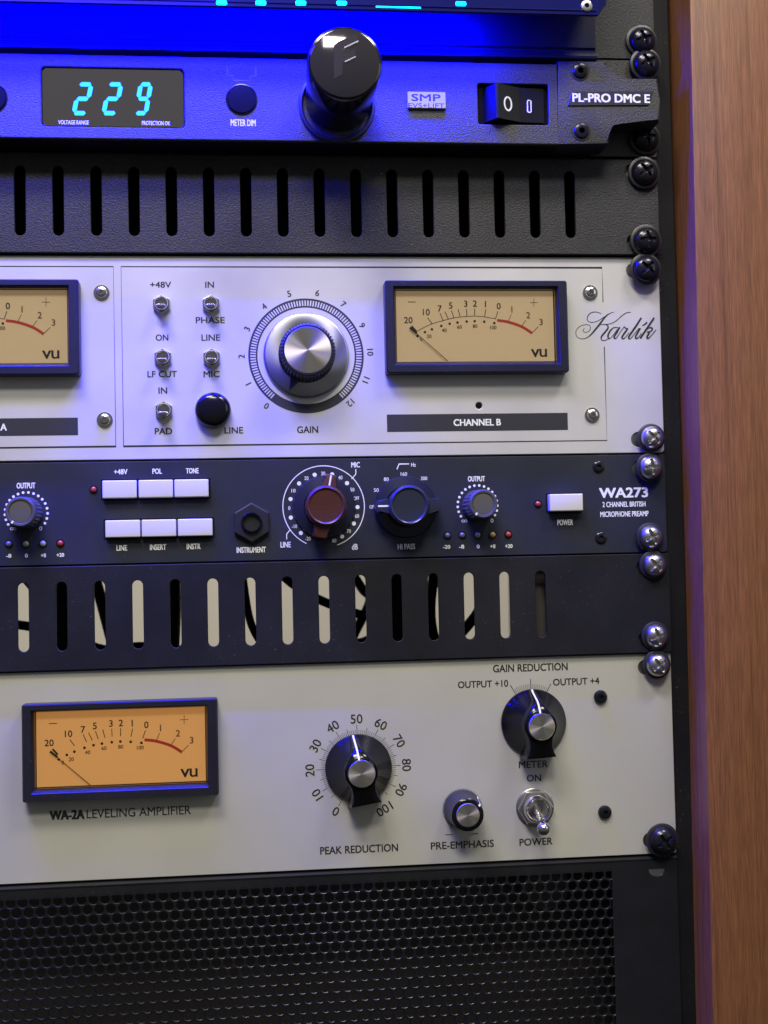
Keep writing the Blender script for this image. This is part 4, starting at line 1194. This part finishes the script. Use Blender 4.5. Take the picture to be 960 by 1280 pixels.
NS = 12
for j in range(rows):
    for i in range(cols):
        cx, cz = hx(i, j)
        if cx < -300 - 12: continue
        for k in range(NS):
            t0, t1 = 2 * math.pi * k / NS, 2 * math.pi * (k + 1) / NS
            def hexpt(t):
                a = (t % R(60)); rad = (PX / 2) / math.cos(a - R(30)) if False else (PX / 2) / math.cos(((t + R(0)) % R(60)) - R(30))
                return rad
            # hexagon with vertical sides: flat-to-flat direction along x
            def hp(t):
                rad = (PX / 2) / math.cos(((t - R(60) + R(30)) % R(60)) - R(30)) if False else (PX / 2) / math.cos((t - R(90) + R(30)) % R(60) - R(30))
                return cx + rad * math.sin(t), cz + rad * math.cos(t)
            o0, o1_ = hp(t0), hp(t1)
            c0 = (cx + (hr + .22) * math.sin(t0), cz + (hr + .22) * math.cos(t0)); c1 = (cx + (hr + .22) * math.sin(t1), cz + (hr + .22) * math.cos(t1))
            i0 = (cx + hr * math.sin(t0), cz + hr * math.cos(t0)); i1 = (cx + hr * math.sin(t1), cz + hr * math.cos(t1))
            a_, b2, c2, d2 = vert(*o0, 0), vert(*o1_, 0), vert(*c1, 0), vert(*c0, 0)
            e2, f2 = vert(*i1, -.42), vert(*i0, -.42)
            m1 = (cx + (hr + .07) * math.sin(t1), cz + (hr + .07) * math.cos(t1)); m0 = (cx + (hr + .07) * math.sin(t0), cz + (hr + .07) * math.cos(t0))
            n1_, n0_ = vert(*m1, -.12), vert(*m0, -.12)
            g2, h2 = vert(*i1, -1.5), vert(*i0, -1.5)
            if len({a_, b2, c2, d2}) == 4:
                try: bm.faces.new((a_, b2, c2, d2))
                except ValueError: pass
            bm.faces.new((d2, c2, n1_, n0_)); bm.faces.new((n0_, n1_, e2, f2)); bm.faces.new((f2, e2, g2, h2))
mesh_o = finish('perforated_sheet', bm, M['perf'], pf_)
mesh_o['kind'] = 'stuff'
bm = B()
# solid margins: rolled top edge, right margin
zt2 = z_first + PX / math.sqrt(3) * 1.0
prof = [(zt2 - 1.3, -.03), (z_top - 2.2, -.03), (z_top - 1.2, .25), (z_top - .3, -.1), (z_top, -1.0), (z_top, -14)]
for (p, q2) in zip(prof, prof[1:]):
    va = [bm.verts.new(V(x, h, z)) for x in (XW, 0) for z, h in (p, q2)]
    bm.faces.new((va[0], va[1], va[3], va[2]))
finish('top_edge', bm, M['black_metal'], pf_)
plate('margin', rounded(XR - 1.6, 0, z_bot, z_top - 1.4, .6, 2), [slot(-6 * U - 6.35 + .2, 7.6, -9.2)], -1.6, 0.02, M['black_metal'], pf_, .2)
cage_nut(-6 * U - 6.6, rack)
bm = B(); lathe(bm, [(4.6, -.55), (3.2, -1.6), (2.6, -4), (0, -4)], -8.2, -6 * U - 6.6, 24)
finish('nut_thread', bm, M['chrome'], rack, True)
# dim grey disc and plate behind the perforations
gear = thing('rear_fitting', 'dim grey disc and plate showing through the perforated panel', 'fitting', -65, -40, -300)
bm = B(); lathe(bm, [(12, -38), (12, -24), (10.5, -22), (0, -22)], A(682, 1106, -24)[0], A(682, 1106, -24)[1], 40)
finish('hub', bm, M['sleeve'], gear, True)
bm = B(); box(bm, XW + 10, 6, z_bot - 5, -6 * U - 3, -60, -50)
finish('back_plate', bm, M['sleeve'], gear)
# back plate closing the bay behind the upper vent
bm = B(); box(bm, XW + 20, 6, -1.5, U + 1.5, -60, -52)
bay = finish('bay_cover', bm, M['rail'], None); bay['label'] = 'dark bay cover seen through the upper vent slots'; bay['category'] = 'rack cover'
bm = B(); box(bm, XW + 20, -23, U + .2, 87, -200, -1)
finish('rear_body', bm, M['black_metal'], pc)
